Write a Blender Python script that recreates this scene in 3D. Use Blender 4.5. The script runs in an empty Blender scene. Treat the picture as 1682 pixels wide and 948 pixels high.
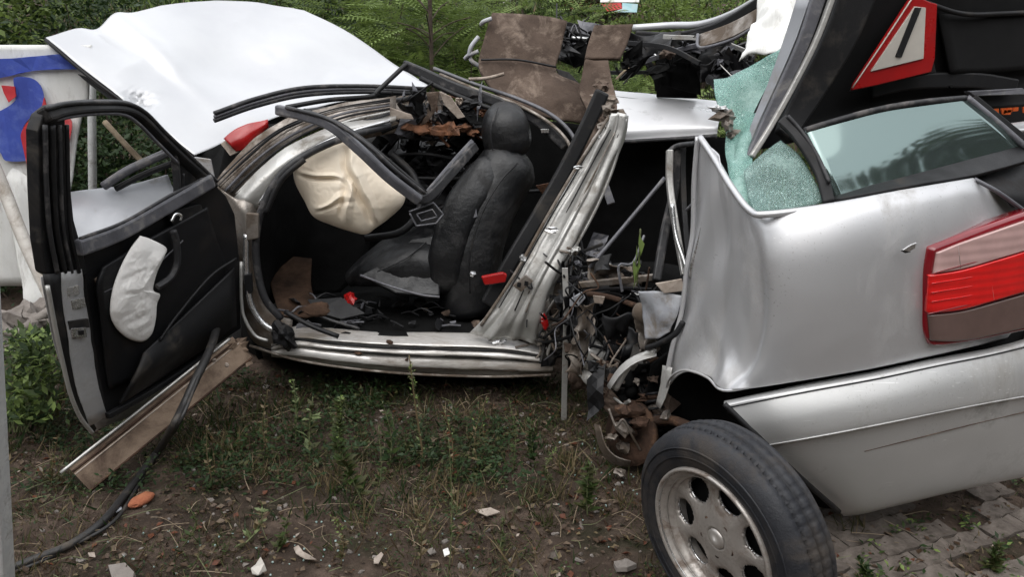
import bpy, bmesh, math, random
import numpy as np
from mathutils import Vector, Matrix, noise
R = math.radians
random.seed(7); rng = np.random.default_rng(7)
S = bpy.context.scene
C = S.collection

# ---------------------------------------------------------------- camera, sky, sun, exposure
H, PITCH, F, CX, CY = 1.55, R(19.0), 1320.0, 841.0, 474.0
cam_d = bpy.data.cameras.new('camera'); cam = bpy.data.objects.new('camera', cam_d); C.objects.link(cam)
cam.location = (0, 0, H); cam.rotation_euler = (R(90) - PITCH, 0, 0)
cam_d.sensor_width = 36; cam_d.lens = F * 36 / 1682; cam_d.clip_start = 0.02; cam_d.clip_end = 400
S.camera = cam
W = bpy.data.worlds.new('World'); S.world = W; W.use_nodes = True
wn, wl = W.node_tree.nodes, W.node_tree.links
bg = wn['Background']
SUN_EL, SUN_ROT = R(60), R(200)
sky = wn.new('ShaderNodeTexSky'); sky.sky_type = 'NISHITA'; sky.sun_disc = False
sky.sun_elevation = SUN_EL; sky.sun_rotation = SUN_ROT; sky.air_density = 1.3; sky.dust_density = 4.0; sky.ozone_density = 1.0
hs = wn.new('ShaderNodeHueSaturation'); hs.inputs['Saturation'].default_value = 0.25
wl.new(sky.outputs[0], hs.inputs['Color'])
ov = wn.new('ShaderNodeMix'); ov.data_type = 'RGBA'; ov.inputs[0].default_value = 0.62; ov.inputs[7].default_value = (8.6, 8.8, 9.1, 1)   # even cloud cover
wl.new(hs.outputs[0], ov.inputs[6]); wl.new(ov.outputs[2], bg.inputs['Color'])
bg.inputs['Strength'].default_value = 0.15
sd = bpy.data.lights.new('sun', 'SUN'); sd.energy = 1.0; sd.angle = R(80); sd.color = (1, 0.97, 0.93)
sun = bpy.data.objects.new('sun', sd); C.objects.link(sun)
sv = Vector((math.sin(SUN_ROT) * math.cos(SUN_EL), math.cos(SUN_ROT) * math.cos(SUN_EL), math.sin(SUN_EL)))
sun.rotation_euler = sv.to_track_quat('Z', 'Y').to_euler(); sun.location = sv * 30
S.view_settings.view_transform = 'Standard'; S.view_settings.look = 'None'; S.view_settings.exposure = 0.62
S.view_settings.gamma = 1; S.view_settings.use_curve_mapping = False
S.render.engine = 'CYCLES'; S.cycles.use_denoising = True; S.cycles.max_bounces = 8; S.cycles.transparent_max_bounces = 12

# ---------------------------------------------------------------- helpers
cp, sp = math.cos(PITCH), math.sin(PITCH)
def ray(x, y):
    dx = (x - CX) / F; dy = -(y - CY) / F
    return Vector((dx, cp + dy * sp, -sp + dy * cp))
def P(x, y, Y):
    """world point at depth Y that the photograph shows at pixel x, y"""
    d = ray(x, y); return Vector((0, 0, H)) + d * (Y / d.y)
def G(x, y, z=0.0):
    d = ray(x, y); return Vector((0, 0, H)) + d * ((z - H) / d.z)
def V3(p): return p if isinstance(p, Vector) else P(*p)
CUR = Vector((0, 0, 0))
def tag(o, label=None, cat=None, group=None, kind=None):
    for k, v in (('label', label), ('category', cat), ('group', group), ('kind', kind)):
        if v: o[k] = v
    return o
def thing(name, label, cat, loc, group=None):
    global CUR
    o = bpy.data.objects.new(name, None); C.objects.link(o); o.location = loc; o.empty_display_size = 0.1
    CUR = Vector(loc); return tag(o, label, cat, group)
def link(name, me, mats, parent=None, smooth=True):
    if not isinstance(mats, (list, tuple)): mats = [mats]
    if not len(me.materials):
        for m in mats: me.materials.append(m)
    if smooth: me.polygons.foreach_set('use_smooth', [True] * len(me.polygons))
    o = bpy.data.objects.new(name, me); C.objects.link(o)
    if parent: o.parent = parent
    return o
def mk(name, vs, fs, mats, parent=None, smooth=True, origin=None, mi=None):
    org = CUR if parent is not None else (Vector(origin) if origin is not None else Vector((0, 0, 0)))
    me = bpy.data.meshes.new(name)
    me.from_pydata([tuple(Vector(v) - org) for v in vs], [], fs)
    me.validate()
    o = link(name, me, mats, parent, smooth)
    if mi is not None and len(mi) == len(me.polygons): me.polygons.foreach_set('material_index', mi)
    if parent is None: o.location = org
    return o
def mod_solid(o, t, off=0):
    m = o.modifiers.new('solid', 'SOLIDIFY'); m.thickness = t; m.offset = off; return o
def mod_bev(o, w, seg=2):
    m = o.modifiers.new('bev', 'BEVEL'); m.width = w; m.segments = seg; m.limit_method = 'ANGLE'; m.angle_limit = R(35); return o
def cr(p0, p1, p2, p3, t):
    return 0.5 * ((2 * p1) + (p2 - p0) * t + (2 * p0 - 5 * p1 + 4 * p2 - p3) * t * t + (3 * p1 - p0 - 3 * p2 + p3) * t ** 3)
def spline(pts, n, lin=False):
    pts = [V3(p) if not isinstance(p, (int, float)) else p for p in pts]
    m = len(pts); out = []
    for i in range(n + 1):
        s = i / n * (m - 1); k = min(int(s), m - 2); t = s - k
        if lin: out.append(pts[k] * (1 - t) + pts[k + 1] * t); continue
        a = pts[k - 1] if k > 0 else pts[0] * 2 - pts[1]
        b = pts[k + 2] if k + 2 < m else pts[-1] * 2 - pts[-2]
        out.append(cr(a, pts[k], pts[k + 1], b, t))
    return out
def crumple(v, amp, sc, seed=0.0):
    """a dented-metal offset: broad noise plus sharp folds"""
    q = v * sc + Vector((seed, seed * 1.7, seed * 0.3))
    a = noise.noise(q); b = 1 - abs(noise.noise(q * 1.9 + Vector((3, 1, 7)))) * 2
    return amp * (0.55 * a + 0.45 * b * noise.noise(q * 0.7 + Vector((9, 9, 9))))
def sheet(name, rows, mat, parent, nu=24, nv=24, t=0.0015, amp=0, sc=6, seed=0, lin=(False, False), fn=None, off=0):
    """curved metal or cloth sheet through a grid of control points, with real thickness"""
    grid = [spline(r, nu, lin[0]) for r in rows]
    cols = [spline([g[i] for g in grid], nv, lin[1]) for i in range(nu + 1)]
    vs = []
    for i in range(nu + 1):
        for j in range(nv + 1):
            vs.append(cols[i][j].copy())
    W_ = nv + 1
    if amp or fn:
        out = []
        for i in range(nu + 1):
            for j in range(nv + 1):
                v = vs[i * W_ + j]
                a = vs[min(i + 1, nu) * W_ + j] - vs[max(i - 1, 0) * W_ + j]
                b = vs[i * W_ + min(j + 1, nv)] - vs[i * W_ + max(j - 1, 0)]
                n = a.cross(b)
                if n.length < 1e-9: n = Vector((0, -1, 0))
                n.normalize()
                if n.dot(Vector((0, 0, H)) - v) < 0: n = -n
                d = crumple(v, amp, sc, seed) if amp else 0
                if fn: d += fn(i / nu, j / nv)
                out.append(v + n * d)
        vs = out
    fs = [(i * W_ + j, (i + 1) * W_ + j, (i + 1) * W_ + j + 1, i * W_ + j + 1) for i in range(nu) for j in range(nv)]
    g_ = Vector(); 
    for f in fs[::7]:
        fn_ = (vs[f[1]] - vs[f[0]]).cross(vs[f[3]] - vs[f[0]]); g_ += Vector((fn_.dot(Vector((0, 0, H)) - vs[f[0]]), 0, 0))
    if g_.x < 0: fs = [f[::-1] for f in fs]
    o = mk(name, vs, fs, mat, parent)
    if t: mod_solid(o, t, off)
    return o
def plate(name, pts, t, mat, parent, bev=0.002, back=None, amp=0, sc=8):
    """an outlined panel with real thickness (extruded away from the viewer side)"""
    q = [V3(p) for p in pts]
    c = sum(q, Vector()) / len(q); n = Vector()
    for i in range(len(q)): n += (q[i] - c).cross(q[(i + 1) % len(q)] - c)
    n.normalize()
    if n.dot(Vector((0, 0, H)) - c) < 0: n = -n
    bm = bmesh.new(); vs = [bm.verts.new(p) for p in q]
    try: bm.faces.new(vs)
    except ValueError: pass
    bmesh.ops.triangulate(bm, faces=bm.faces[:])
    if amp:
        bmesh.ops.subdivide_edges(bm, edges=bm.edges[:], cuts=3, use_grid_fill=True)
        bmesh.ops.triangulate(bm, faces=bm.faces[:])
        for v in bm.verts: v.co += n * crumple(v.co, amp, sc)
    r = bmesh.ops.extrude_face_region(bm, geom=bm.faces[:])
    for e in r['geom']:
        if isinstance(e, bmesh.types.BMVert): e.co -= n * t
    bmesh.ops.recalc_face_normals(bm, faces=bm.faces[:])
    bmesh.ops.translate(bm, vec=-CUR, verts=bm.verts[:])
    me = bpy.data.meshes.new(name); bm.to_mesh(me); bm.free()
    o = link(name, me, mat, parent, smooth=False)
    if bev: mod_bev(o, bev)
    return o
def sweep_geo(pts, prof, n=None, lin=False, up=None, scale=None, twist=0):
    path = spline(pts, n or max(8, 6 * (len(pts) - 1)), lin)
    vs, fs = [], []
    t0 = (path[1] - path[0]).normalized()
    u = up.copy() if up is not None else (Vector((0, 0, 1)) if abs(t0.z) < .9 else Vector((1, 0, 0)))
    m = len(prof)
    for i, p in enumerate(path):
        t = (path[min(i + 1, len(path) - 1)] - path[max(i - 1, 0)]).normalized()
        u = (u - t * u.dot(t)).normalized(); w = t.cross(u)
        s = i / (len(path) - 1)
        sc = scale(s) if scale else 1.0
        if isinstance(sc, (int, float)): sc = (sc, sc)
        ca, sa = math.cos(twist * s), math.sin(twist * s)
        for (a, b) in prof:
            a2, b2 = a * sc[0], b * sc[1]
            vs.append(p + w * (a2 * ca - b2 * sa) + u * (a2 * sa + b2 * ca))
    for i in range(len(path) - 1):
        for j in range(m):
            fs.append((i * m + j, i * m + (j + 1) % m, (i + 1) * m + (j + 1) % m, (i + 1) * m + j))
    fs.append(tuple(range(m - 1, -1, -1))); fs.append(tuple((len(path) - 1) * m + j for j in range(m)))
    return vs, fs
def circ(r, n=8, ry=None, pw=1.0):
    out = []
    for k in range(n):
        a = 2 * math.pi * k / n; c, s = math.cos(a), math.sin(a)
        out.append((r * math.copysign(abs(c) ** pw, c), (ry or r) * math.copysign(abs(s) ** pw, s)))
    return out
def rect(w, h): return [(-w / 2, -h / 2), (w / 2, -h / 2), (w / 2, h / 2), (-w / 2, h / 2)]
def tube(name, pts, r, mat, parent, n=None, sides=8, lin=False, scale=None, up=None):
    vs, fs = sweep_geo(pts, circ(r, sides), n, lin, up, scale); return mk(name, vs, fs, mat, parent)
def bar(name, pts, w, h, mat, parent, n=None, lin=False, scale=None, up=None, bev=0.002, twist=0):
    vs, fs = sweep_geo(pts, rect(w, h), n, lin, up if up is not None else Vector((0, -1, 0)), scale, twist)
    o = mk(name, vs, fs, mat, parent, smooth=False)
    if bev: mod_bev(o, bev)
    return o
def loft(name, pts, prof, mat, parent, n=20, scale=None, up=None, amp=0, sc=10):
    vs, fs = sweep_geo(pts, prof, n, False, up, scale)
    if amp:
        c = sum(vs, Vector()) / len(vs)
        vs = [v + (v - c).normalized() * crumple(v, amp, sc) for v in vs]
    return mk(name, vs, fs, mat, parent)
def pillow(name, outline, depth, mat, parent, rings=14, seg=72, fold=None, back=0.3, seed=0.0, amp=0.01, sc=14):
    """inflated cloth bag: closed outline, domed front, shallower back"""
    q = [V3(p) for p in outline]; q = spline(q + [q[0]], seg)[:-1]
    c = sum(q, Vector()) / len(q)
    n = (Vector((0, 0, H)) - c).normalized()
    vs, fs = [], []
    for side, dep in ((1, depth), (-1, -depth * back)):
        base = len(vs)
        for k in range(rings + 1):
            r = 1 - k / rings if side == 1 else 1 - k / rings
            hgt = dep * (1 - r ** 2.4) ** 0.6 if r < 1 else 0
            for i, p in enumerate(q):
                v = c + (p - c) * r + n * hgt
                if side == 1 and r < 0.999:
                    v += n * (crumple(v, amp, sc, seed) * (1 - r ** 6) + (fold(v) * (1 - r ** 4) if fold else 0))
                vs.append(v)
        m = len(q)
        for k in range(rings):
            for i in range(m):
                a = base + k * m + i; b = base + k * m + (i + 1) % m
                f = (a, b, b + m, a + m)
                fs.append(f if side == 1 else f[::-1])
    me_o = mk(name, vs, fs, mat, parent)
    bm = bmesh.new(); bm.from_mesh(me_o.data); bmesh.ops.remove_doubles(bm, verts=bm.verts[:], dist=0.0004)
    bmesh.ops.recalc_face_normals(bm, faces=bm.faces[:]); bm.to_mesh(me_o.data); bm.free()
    me_o.data.polygons.foreach_set('use_smooth', [True] * len(me_o.data.polygons))
    return me_o
def lump_geo(c, r, seed, sub=2, sq=(1, 1, 1), amp=0.35):
    bm = bmesh.new(); bmesh.ops.create_icosphere(bm, subdivisions=sub, radius=1)
    rot = Matrix.Rotation(seed * 2.1, 3, 'Z') @ Matrix.Rotation(seed * 1.3, 3, 'X')
    vs = []
    for v in bm.verts:
        p = v.co.copy(); d = 1 + amp * noise.noise(p * 1.6 + Vector((seed, 2 * seed, 0))) * 2
        d = round(d * 6) / 6 * .5 + d * .5
        p = rot @ Vector((p.x * sq[0], p.y * sq[1], p.z * sq[2])) * d * r
        vs.append(Vector(c) + p)
    fs = [tuple(v.index for v in f.verts) for f in bm.faces]; bm.free()
    return vs, fs
def lump(name, c, r, seed, mat, parent, sub=2, sq=(1, 1, 1), amp=.35, smooth=False):
    vs, fs = lump_geo(V3(c), r, seed, sub, sq, amp); return mk(name, vs, fs, mat, parent, smooth)
class Bag:
    """collects many small pieces for ONE joined mesh"""
    def __init__(s): s.v = []; s.f = []; s.m = []
    def add(s, vs, fs, mi=0):
        b = len(s.v); s.v += vs; s.f += [tuple(i + b for i in f) for f in fs]; s.m += [mi] * len(fs)
    def build(s, name, mats, parent=None, smooth=False, origin=None):
        return mk(name, s.v, s.f, mats, parent, smooth, origin, s.m)

# ---------------------------------------------------------------- materials
def mat(name, c1, c2=None, rough=0.6, metal=0.0, scale=8.0, bump=0.0, bscale=60.0, dirt=None, dscale=5.0, damt=0.5, spec=0.5, scratch=0,
        contrast=(0.35, 0.65), coat=0.0, rvar=0.1, trans=0.0, alpha=1.0, sub=0.0, stretch=None, dirt2=None):
    m = bpy.data.materials.new(name); m.use_nodes = True
    n, l = m.node_tree.nodes, m.node_tree.links; b = n['Principled BSDF']
    tc = n.new('ShaderNodeTexCoord'); mp = n.new('ShaderNodeMapping'); l.new(tc.outputs['Object'], mp.inputs[0])
    if stretch: mp.inputs['Scale'].default_value = stretch
    def nz(s, det=6, w=0.0, rg=0.6):
        t = n.new('ShaderNodeTexNoise'); t.inputs['Scale'].default_value = s; t.inputs['Detail'].default_value = det
        t.inputs['Roughness'].default_value = rg; t.inputs['Distortion'].default_value = w
        l.new(mp.outputs[0], t.inputs['Vector']); return t
    def rmp(src, a, z):
        r = n.new('ShaderNodeMapRange'); r.inputs[1].default_value = a; r.inputs[2].default_value = z; r.clamp = True
        l.new(src, r.inputs[0]); return r
    def mix(f, a, c):
        x = n.new('ShaderNodeMix'); x.data_type = 'RGBA'; l.new(f, x.inputs[0])
        if isinstance(a, tuple): x.inputs[6].default_value = (*a, 1)
        else: l.new(a, x.inputs[6])
        x.inputs[7].default_value = (*c, 1); return x.outputs[2]
    c2 = c2 or tuple(v * 0.75 for v in c1)
    t1 = nz(scale); col = mix(rmp(t1.outputs[0], *contrast).outputs[0], tuple(c1), tuple(c2))
    r0 = rmp(t1.outputs[0], 0.3, 0.7); r0.inputs[3].default_value = max(0, rough - rvar); r0.inputs[4].default_value = min(1, rough + rvar)
    ro = r0.outputs[0]
    if dirt:
        t2 = nz(dscale, 9, 0.4, 0.7); f = rmp(t2.outputs[0], 0.62 - 0.3 * damt, 0.78 - 0.25 * damt)
        col = mix(f.outputs[0], col, dirt)
        if metal:
            mm = rmp(f.outputs[0], 0, 1); mm.inputs[3].default_value = metal; mm.inputs[4].default_value = metal * .25; l.new(mm.outputs[0], b.inputs['Metallic'])
        mr = n.new('ShaderNodeMix'); mr.data_type = 'FLOAT'; l.new(f.outputs[0], mr.inputs[0]); l.new(ro, mr.inputs[2]); mr.inputs[3].default_value = .85; ro = mr.outputs[0]
    if dirt2:
        t3 = nz(dirt2[1], 9, 0.8, 0.75); f3 = rmp(t3.outputs[0], dirt2[2], dirt2[2] + .08); col = mix(f3.outputs[0], col, dirt2[0])
    if scratch:      # fine scuffs and scratches, as thin stretched noise in two directions
        for k_, (rz_, sc_) in enumerate((((.3, .9, .2), (3, 160, 160)), ((1.2, .1, .8), (200, 4, 150)))):
            mp2 = n.new('ShaderNodeMapping'); mp2.inputs['Rotation'].default_value = rz_; mp2.inputs['Scale'].default_value = sc_; l.new(tc.outputs['Object'], mp2.inputs[0])
            t5 = n.new('ShaderNodeTexNoise'); t5.inputs['Scale'].default_value = 1; t5.inputs['Detail'].default_value = 2; l.new(mp2.outputs[0], t5.inputs['Vector'])
            t6 = nz(3.5 + k_, 3); ml = n.new('ShaderNodeMath'); ml.operation = 'MULTIPLY'; l.new(rmp(t5.outputs[0], .66, .70).outputs[0], ml.inputs[0]); l.new(rmp(t6.outputs[0], .5, .62).outputs[0], ml.inputs[1])
            m3 = n.new('ShaderNodeMath'); m3.operation = 'MULTIPLY'; m3.inputs[1].default_value = scratch; l.new(ml.outputs[0], m3.inputs[0]); col = mix(m3.outputs[0], col, (.75, .75, .74) if k_ == 0 else (.2, .19, .18))
    l.new(col, b.inputs['Base Color']); l.new(ro, b.inputs['Roughness'])
    if not (dirt and metal): b.inputs['Metallic'].default_value = metal
    b.inputs['Specular IOR Level'].default_value = spec
    b.inputs['Coat Weight'].default_value = coat; b.inputs['Coat Roughness'].default_value = 0.08
    b.inputs['Transmission Weight'].default_value = trans; b.inputs['Alpha'].default_value = alpha
    if sub: b.inputs['Subsurface Weight'].default_value = sub; b.inputs['Subsurface Radius'].default_value = (.02, .02, .02)
    if bump:
        t4 = nz(bscale, 8, .2, .65); bp = n.new('ShaderNodeBump'); bp.inputs['Strength'].default_value = bump; bp.inputs['Distance'].default_value = 0.01
        l.new(t4.outputs[0], bp.inputs['Height']); l.new(bp.outputs[0], b.inputs['Normal'])
    return m
M = {}
M['silver'] = mat('silver_paint', (.58, .58, .59), (.54, .54, .55), rough=.42, metal=.6, scale=2, dirt=(.30, .285, .265), dscale=2.2, damt=.35, coat=.12, bump=.02, bscale=220, rvar=.03, dirt2=((.34, .32, .30), 14, .68), scratch=.5)
M['silver_low'] = mat('silver_bumper', (.54, .54, .535), (.49, .49, .485), rough=.42, metal=.5, scale=2.2, scratch=.5, dirt=(.22, .205, .185), dscale=3.2, damt=.15, coat=.15, bump=.04, bscale=160, dirt2=((.13, .11, .09), 22, .68))
M['bonnet'] = mat('bonnet_paint', (.535, .54, .55), (.46, .465, .485), rough=.34, metal=.3, scale=1.5, dirt=(.5, .5, .5), dscale=3.5, damt=.05, coat=.3, bump=.015, bscale=120, rvar=.04, dirt2=((.5, .5, .51), 9, .73))
M['bent'] = mat('bent_silver', (.52, .515, .495), (.44, .43, .41), rough=.42, metal=.55, scale=7, dirt=(.20, .175, .145), dscale=9, damt=.35, bump=.2, bscale=40, dirt2=((.09, .075, .06), 26, .66))
M['dull'] = mat('dirty_metal', (.34, .31, .28), (.22, .19, .165), rough=.45, metal=.65, scale=9, dirt=(.10, .075, .055), dscale=9, damt=.8, bump=.3, bscale=35, dirt2=((.04, .03, .025), 20, .6))
M['sill'] = mat('scuffed_sill', (.70, .68, .655), (.52, .50, .475), rough=.38, metal=.45, scale=6, dirt=(.22, .19, .16), dscale=7, damt=.6, bump=.2, bscale=40, stretch=(.35, 1, 1.6), dirt2=((.06, .045, .035), 13, .62))
M['bright'] = mat('bare_bright_metal', (.75, .75, .75), (.55, .55, .55), rough=.25, metal=.9, scale=12, bump=.15, bscale=50, dirt=(.25, .23, .2), dscale=10, damt=.2)
M['black'] = mat('black_plastic', (.010, .010, .011), (.006, .006, .007), rough=.55, scale=10, bump=.12, bscale=300, dirt=(.05, .043, .036), dscale=5, damt=.25, spec=.35)
M['trim'] = mat('door_trim_vinyl', (.010, .010, .011), (.007, .007, .008), rough=.5, scale=4, bump=.1, bscale=400, dirt=(.018, .014, .012), dscale=4, damt=.3, spec=.25)
M['gate'] = mat('tailgate_lining', (.012, .012, .0125), (.009, .009, .0095), rough=.8, scale=3, bump=.15, bscale=350, spec=.2, dirt=(.018, .017, .016), dscale=3, damt=.2)
M['rubber'] = mat('rubber_seal', (.028, .028, .030), (.016, .016, .018), rough=.5, scale=20, bump=.15, bscale=90, dirt=(.13, .12, .115), dscale=16, damt=.35, spec=.4)
M['greybar'] = mat('grey_pillar_trim', (.13, .13, .145), (.08, .08, .09), rough=.42, metal=.15, scale=12, bump=.15, bscale=60, dirt=(.22, .21, .2), dscale=18, damt=.3)
M['fabric'] = mat('seat_fabric', (.007, .0073, .0085), (.0045, .0048, .0055), rough=.42, scale=8, bump=.35, bscale=34, spec=.5, dirt=(.018, .017, .017), dscale=7, damt=.4)
M['dark'] = mat('shade_black', (.005, .005, .005), (.003, .003, .003), rough=.85, scale=8, spec=.15, bump=.2, bscale=60)  # near-black base stands in for shade inside and under the wreck
M['mat_brown'] = mat('torn_brown_felt', (.105, .075, .058), (.06, .043, .034), rough=.9, scale=6, bump=.5, bscale=60, dirt=(.22, .17, .135), dscale=9, damt=.4, spec=.2, dirt2=((.035, .025, .02), 6, .62))
M['floor_brown'] = mat('muddy_carpet', (.075, .045, .030), (.03, .02, .015), rough=.95, scale=12, bump=.5, bscale=60, spec=.1)
M['rust'] = mat('rusty_steel', (.075, .042, .028), (.035, .022, .016), rough=.85, metal=.2, scale=18, bump=.6, bscale=70, dirt=(.15, .085, .05), dscale=14, damt=.35, spec=.3)
M['beam'] = mat('weathered_beam', (.22, .16, .115), (.12, .085, .06), rough=.8, scale=4, bump=.5, bscale=50, dirt=(.06, .038, .027), dscale=5, damt=.75, spec=.3, stretch=(1, 1, 1), dirt2=((.28, .22, .18), 18, .66))
M['airbag'] = mat('airbag_cloth', (.82, .73, .60), (.75, .65, .52), rough=.9, scale=5, bump=.12, bscale=60, spec=.15, sub=.05, dirt2=((.5, .42, .34), 10, .66))
M['airbag_white'] = mat('white_airbag_cloth', (.88, .86, .83), (.82, .79, .76), rough=.9, scale=8, bump=.12, bscale=70, spec=.15, dirt2=((.50, .45, .41), 12, .64))
M['red'] = mat('red_plastic', (.36, .008, .008), (.28, .006, .007), rough=.3, scale=8, spec=.5, coat=.3)  # red lowered to carry the shade on the warning triangle
M['tyre'] = mat('tyre_rubber', (.019, .020, .024), (.012, .013, .017), rough=.6, scale=14, bump=.25, bscale=140, dirt=(.05, .042, .036), dscale=6, damt=.45, spec=.4)
M['rim'] = mat('alloy_rim', (.52, .49, .46), (.40, .37, .34), rough=.42, metal=.6, scale=8, bump=.1, bscale=60, dirt=(.15, .11, .085), dscale=12, damt=.5)
M['soilplastic'] = mat('pale_plastic', (.40, .41, .43), (.30, .31, .34), rough=.45, scale=9, bump=.2, bscale=40, dirt=(.2, .17, .14), dscale=10, damt=.4)
M['orangedebris'] = mat('orange_brown_scrap', (.17, .065, .025), (.06, .028, .015), rough=.8, scale=20, bump=.5, bscale=70)
M['pale'] = mat('torn_pale_board', (.40, .34, .29), (.27, .22, .18), rough=.85, scale=14, bump=.4, bscale=70, dirt=(.12, .09, .07), dscale=12, damt=.4)
M['cowl'] = mat('shaded_grey_paint', (.30, .31, .33), (.24, .25, .27), rough=.4, metal=.3, scale=4, dirt=(.2, .19, .18), dscale=5, damt=.2)
M['post'] = mat('galvanised_post', (.72, .73, .72), (.60, .61, .61), rough=.5, metal=.35, scale=20, bump=.25, bscale=90, dirt=(.28, .26, .24), dscale=14, damt=.35)
M['wood'] = mat('dry_wood', (.33, .26, .18), (.20, .15, .10), rough=.85, scale=16, bump=.4, bscale=80)
M['whitewood'] = mat('white_pole_paint', (.68, .65, .60), (.50, .46, .42), rough=.7, scale=14, bump=.3, bscale=70, dirt=(.3, .25, .2), dscale=9, damt=.4)
M['stone'] = mat('rubble_stone', (.23, .205, .185), (.15, .13, .115), rough=.95, scale=10, bump=.6, bscale=40)
M['paver'] = mat('worn_paver', (.17, .142, .122), (.11, .09, .077), rough=.92, scale=7, bump=.5, bscale=60, dirt=(.04, .03, .022), dscale=7, damt=.7)
M['banner'] = mat('banner_cloth', (.86, .86, .84), (.76, .76, .73), rough=.8, scale=12, bump=.3, bscale=25, dirt=(.45, .43, .4), dscale=7, damt=.3, stretch=(2, 2, .6))
M['blue'] = mat('blue_print', (.065, .115, .52), (.05, .08, .38), rough=.7, scale=6, bump=.25, bscale=20, dirt=(.14, .2, .55), dscale=9, damt=.5)
M['redp'] = mat('red_print', (.62, .045, .055), (.42, .02, .03), rough=.7, scale=5, bump=.25, bscale=20, dirt=(.65, .15, .15), dscale=9, damt=.4)
M['orange'] = mat('orange_letter_film', (.85, .16, .03), (.80, .14, .03), rough=.5, scale=10)
M['brick'] = mat('brick_shard', (.36, .13, .06), (.28, .09, .045), rough=.9, scale=25, bump=.5, bscale=70)
M['cable'] = mat('cable_sheath', (.022, .021, .021), (.014, .013, .013), rough=.5, scale=20, bump=.15, bscale=120, dirt=(.08, .065, .05), dscale=14, damt=.35)
M['whitep'] = mat('white_reflector', (.50, .47, .42), (.43, .40, .36), rough=.45, scale=10)  # white dulled to carry the shade on the warning triangle
def leafmat(name, c1, c2, tr=.25):
    m = mat(name, c1, c2, rough=.55, scale=3.5, spec=.3, contrast=(.3, .7)); n, l = m.node_tree.nodes, m.node_tree.links
    b = n['Principled BSDF']; t = n.new('ShaderNodeBsdfTranslucent'); mx = n.new('ShaderNodeMixShader'); mx.inputs[0].default_value = tr
    src = b.inputs['Base Color'].links[0].from_socket; l.new(src, t.inputs[0]); l.new(b.outputs[0], mx.inputs[1]); l.new(t.outputs[0], mx.inputs[2])
    l.new(mx.outputs[0], n['Material Output'].inputs[0]); return m
M['lf_dark'] = leafmat('leaf_dark', (.026, .052, .015), (.017, .034, .011))
M['lf_mid'] = leafmat('leaf_mid', (.055, .085, .022), (.035, .058, .016))
M['lf_bright'] = leafmat('leaf_bright', (.21, .29, .08), (.15, .21, .06))
M['lf_pale'] = leafmat('leaf_pale', (.20, .24, .11), (.14, .18, .08))
M['lf_straw'] = leafmat('leaf_straw', (.19, .145, .08), (.12, .09, .05), .15)
M['lf_brown'] = leafmat('leaf_brown', (.075, .045, .026), (.045, .028, .018), .1)
M['lf_tan'] = leafmat('leaf_tan', (.16, .115, .08), (.11, .08, .056), .1)
M['lf_red'] = leafmat('leaf_red', (.13, .045, .022), (.09, .03, .016), .1)
M['lf_bank'] = leafmat('leaf_bank', (.165, .225, .055), (.11, .155, .04), .45)
M['roof_lit_white'] = mat('roof_gleam_paint', (.86, .86, .87), (.80, .80, .82), rough=.35, metal=.15, scale=3, dirt=(.5, .5, .5), dscale=4, damt=.1)  # silver raised to near white, sky brightness put into the colour
M['lf_olive'] = leafmat('leaf_olive', (.075, .08, .028), (.05, .052, .02))
M['stem'] = mat('weed_stem', (.14, .16, .07), (.10, .11, .05), rough=.7, scale=12)
M['bark'] = mat('bark', (.07, .05, .035), (.045, .032, .024), rough=.9, scale=20, bump=.5, bscale=60)

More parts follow.
